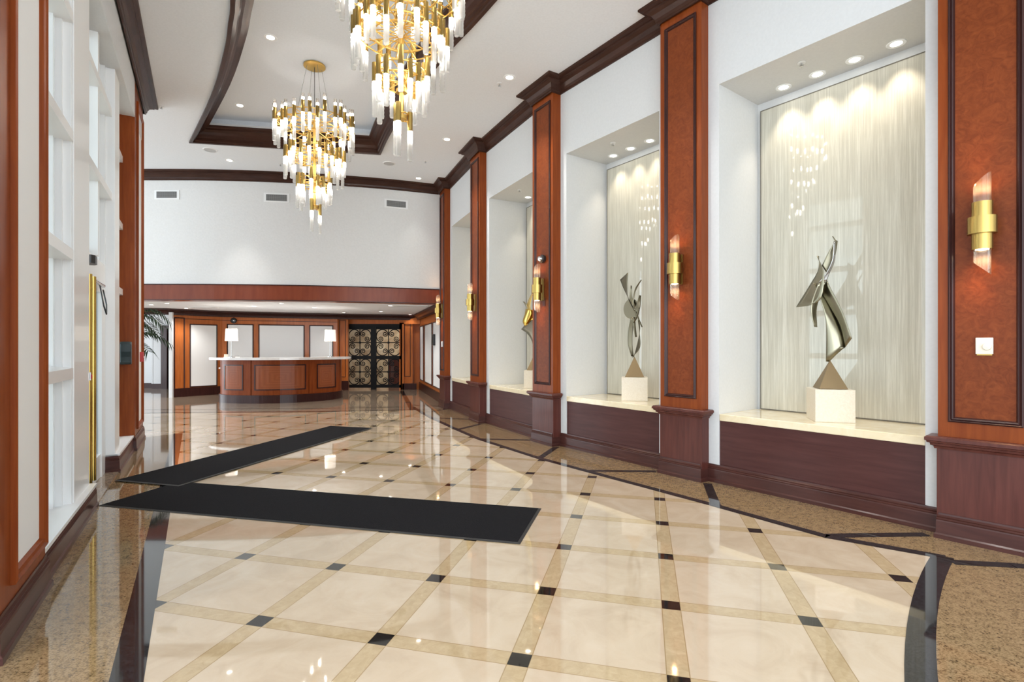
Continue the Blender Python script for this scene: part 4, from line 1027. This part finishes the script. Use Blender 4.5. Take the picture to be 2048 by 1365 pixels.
# wall registers on the far wall
for px, py, lab in ((334, 390, 'left'), (553.5, 396, 'middle'), (792.5, 408.5, 'right')):
    d = Vector((xg(px), 1)); best = None
    for a_, b_ in zip(FS[:-1], FS[1:]):
        if abs((b_-a_).x) < 1e-6: continue
        q = isect(Vector((0, 0)), d, a_, b_-a_); f_ = (q-a_).dot(b_-a_)/(b_-a_).length_squared
        if -1e-6 <= f_ <= 1.000001: best = (q, b_-a_)
    q, dd = best; z = 1.4+(694.5-py)*q.y/1049; dn = dd.normalized(); nn = Vector((dn.y, -dn.x)); q = q+nn*.004
    t = thing('air_register', '%s air register with grey grid on the far white wall' % lab, 'vent', (q.x, q.y, z), math.atan2(dd.y, dd.x), 'air registers on the far wall')
    MB().box(-.265, .265, -.008, .004, -.10, .10).obj('register_frame', M['frame'], t)
    MB().box(-.215, .215, -.010, -.008, -.068, .068).obj('register_void', M['greyd'], t)
    s = MB()
    for i in range(21): s.box(-.215+i*.0205, -.215+i*.0205+.008, -.016, -.010, -.068, .068)
    for i in range(5): s.box(-.215, .215, -.015, -.011, -.068+i*.032, -.068+i*.032+.006)
    s.obj('louvre', M['greym'], t)

# ------------------------------------------------------------------ chandeliers
def rod_mesh(L, r=.025):
    prof = [(.001, 0), (r*.9, -.002)]; n = max(4, int(L/.018))
    for i in range(n+1): prof.append((r*(1.0 if i % 2 else .90), -.004-(L-.008)*i/n))
    prof += [(r*.85, -L+.001), (.001, -L)]
    return MB().lathe(prof, 12, 0, (0, 0, 0), True, False)
def chandelier(loc, label):
    t = thing('chandelier', label, 'chandelier', loc, R(20), 'gold tiered chandeliers')
    # local z = world z - loc z ; loc at the bottom of the tray ceiling
    Z0 = HT
    MB().lathe([(.001, -.03), (.13, -.03), (.155, -.024), (.155, -.004), (.10, 0), (.001, 0)], 36).obj('canopy', M['gold'], t)
    for i in range(4):
        a = i*PI/2+.4
        MB().tube([(.11*math.cos(a), .11*math.sin(a), -.03), (.28*math.cos(a), .28*math.sin(a), 4.74-Z0)], .0025, 5).obj('suspension_cable', M['wire'], t)
    MB().tube([(0, 0, -.03), (0, 0, 4.75-Z0)], .005, 6).obj('power_cable', M['blackp'], t)
    fr = MB(); fr.tube([(0, 0, 4.78-Z0), (0, 0, 3.48-Z0)], .022, 12); fr.lathe([(.001, 0), (.05, 0), (.05, .03), (.001, .03)], 20, 0, (0, 0, 3.70-Z0)); fr.lathe([(.001, 0), (.05, 0), (.05, .03), (.001, .03)], 20, 0, (0, 0, 3.46-Z0))
    tiers = [(.55, 30, 4.74, True), (.40, 22, 4.30, False), (.235, 14, 3.89, False), (.075, 3, 3.51, False)]
    for r, n, z, up_ in tiers:
        for dz in ((.0, -.09) if r > .1 else (0,)):
            for rr in ((r-.02, r*.62) if r > .3 else (r-.02,)):
                if rr < .03: continue
                N = 40; fr.tube([(rr*math.cos(2*PI*i/N), rr*math.sin(2*PI*i/N), z+dz-Z0) for i in range(N)], .007, 6, 0, True)
            m_ = 12 if r > .3 else 6
            for i in range(m_ if r > .1 else 3):
                a = 2*PI*i/m_ if r > .1 else 2*PI*i/3; fr.tube([(.02*math.cos(a), .02*math.sin(a), z+dz-Z0), ((r-.02)*math.cos(a), (r-.02)*math.sin(a), z+dz-Z0)], .006, 6)
        if r > .3:
            for i in range(12):
                a = 2*PI*i/12; b2 = a+PI/12; fr.tube([((r*.62)*math.cos(a), (r*.62)*math.sin(a), z-Z0), ((r-.02)*math.cos(b2), (r-.02)*math.sin(b2), z-.09-Z0)], .005, 5)
    fr.obj('frame', M['gold'], t)
    rnd = random.Random(3)
    gl = {L: None for L in (.26, .32, .38)}
    for r, n, z, up_ in tiers:
        for i in range(n):
            a = 2*PI*i/n+rnd.uniform(-.06, .06); rr = r+rnd.choice([0, 0, .025, -.03]) if r > .1 else r
            zc = z+rnd.uniform(-.07, .05)-Z0; x, y = rr*math.cos(a), rr*math.sin(a); gh = .085
            if TUBE.get('g') is None:
                TUBE['g'] = MB().lathe([(.019, gh), (.0245, gh), (.0245, -gh), (.019, -gh), (.019, gh)], 16, 0, (0, 0, 0), True, False).obj('gold_tube', M['brass'], None); TUBE['first'] = TUBE['g']
                g_ = TUBE['g']
            else:
                g_ = TUBE['g'].copy(); C.objects.link(g_)
            g_.parent = t; g_.location = (x, y, zc)
            def sub(key, make, mat, nm, loc):
                if key not in TUBE: o = make().obj(nm, mat, None); TUBE[key] = o
                else: o = TUBE[key].copy(); C.objects.link(o)
                o.parent = g_; o.location = loc
            L = rnd.choice([.26, .30, .34]) if r > .1 else rnd.choice([.34, .30])
            sub('r%.2f' % L, lambda: rod_mesh(L), M['crystal'], 'crystal_rod', (0, 0, -gh+.03))
            sub('b', lambda: MB().lathe([(.001, -.05), (.009, -.045), (.0125, 0), (.0125, .03), (.001, .032)], 10), M['bulb'], 'bulb', (0, 0, -gh-.03))
            if up_:
                sub('u', lambda: MB().lathe([(.0215, -.01), (.0215, .10), (.0185, .10), (.0185, -.01), (.0215, -.01)], 14, 0, (0, 0, 0), True, False), M['tubeglass'], 'glass_sleeve', (0, 0, gh))
                sub('b2', lambda: MB().lathe([(.001, -.02), (.012, -.018), (.0135, .0), (.0135, .02), (.001, .022)], 10), M['bulb'], 'bulb', (0, 0, gh+.02))
            s_ = MB().tube([(0, 0, 0), (-.05*math.cos(a), -.05*math.sin(a), 0)], .005, 5).obj('arm', M['gold'], g_)
    return t
TUBE = {}
chandelier((-2.944, 7.819, HT), 'gold tiered crystal rod chandelier farther away, hanging whole in view from its canopy')
chandelier((-1.0, 4.75, HT), 'gold tiered crystal rod chandelier in front, cut off by the top edge')

# ------------------------------------------------------------------ palm behind the left wall end
q = Vector((-7.66, 9.9))
t = thing('potted_palm', 'green palm fronds arching out from behind the far left pier', 'plant', (q.x, q.y, 0), 0)
MB().lathe([(.001, 0), (.2, 0), (.27, .5), (.29, .52), (.25, .52), (.22, .46), (.001, .46)], 28).obj('pot', M['pot'], t)
MB().lathe([(.001, .465), (.22, .465)], 20, 0, (0, 0, 0), False, False).obj('soil', M['soil'], t)
MB().tube([(0, 0, .46), (.02, .01, .9), (.03, 0, 1.35)], .035, 10, r2=.025).obj('trunk', M['stem'], t)
rnd = random.Random(5)
for i, (az, rise, L) in enumerate([(8, .95, 1.0), (-25, .8, 1.15), (25, .55, 1.0), (60, .8, .9), (100, .9, 1.0), (150, .7, 1.0), (200, .8, 1.0), (250, .9, 1.0), (300, .75, 1.0), (-5, .35, .85), (40, 1.1, 1.0), (-50, 1.0, 1.0)]):
    a = R(az); st = MB(); fl = MB(); pts = []
    for k in range(13):
        u = k/12; x = L*(u*.95); z = 1.33+rise*math.sin(u*PI*.62)*.85-.28*u*u; pts.append(Vector((.03+x*math.cos(a), x*math.sin(a), z)))
    st.tube(pts, .008, 6, r2=.003)
    for k in range(2, 13):
        p_ = pts[k]; tg = (pts[k]-pts[k-1]).normalized(); sd = tg.cross(Vector((0, 0, 1))).normalized()
        for off in (0, .5):
            pp = p_-(pts[k]-pts[k-1])*off
            for sg in (-1, 1):
                ln = .34*(1-.55*abs(k/12-.45)); dr = (tg*.55+sd*sg*.7).normalized(); e1_ = pp+dr*ln*.55+Vector((0, 0, .01)); e2_ = pp+dr*ln+Vector((0, 0, -.14*ln/.3)); wv = tg.cross(dr).cross(dr).normalized()*.016
                fl.add([pp-wv*.4, pp+wv*.4, e1_+wv, e1_-wv, e2_], [(0, 1, 2, 3), (3, 2, 4)])
    f_ = st.obj('frond', M['stem'], t); fl.obj('leaflets', M['leaf'], f_)
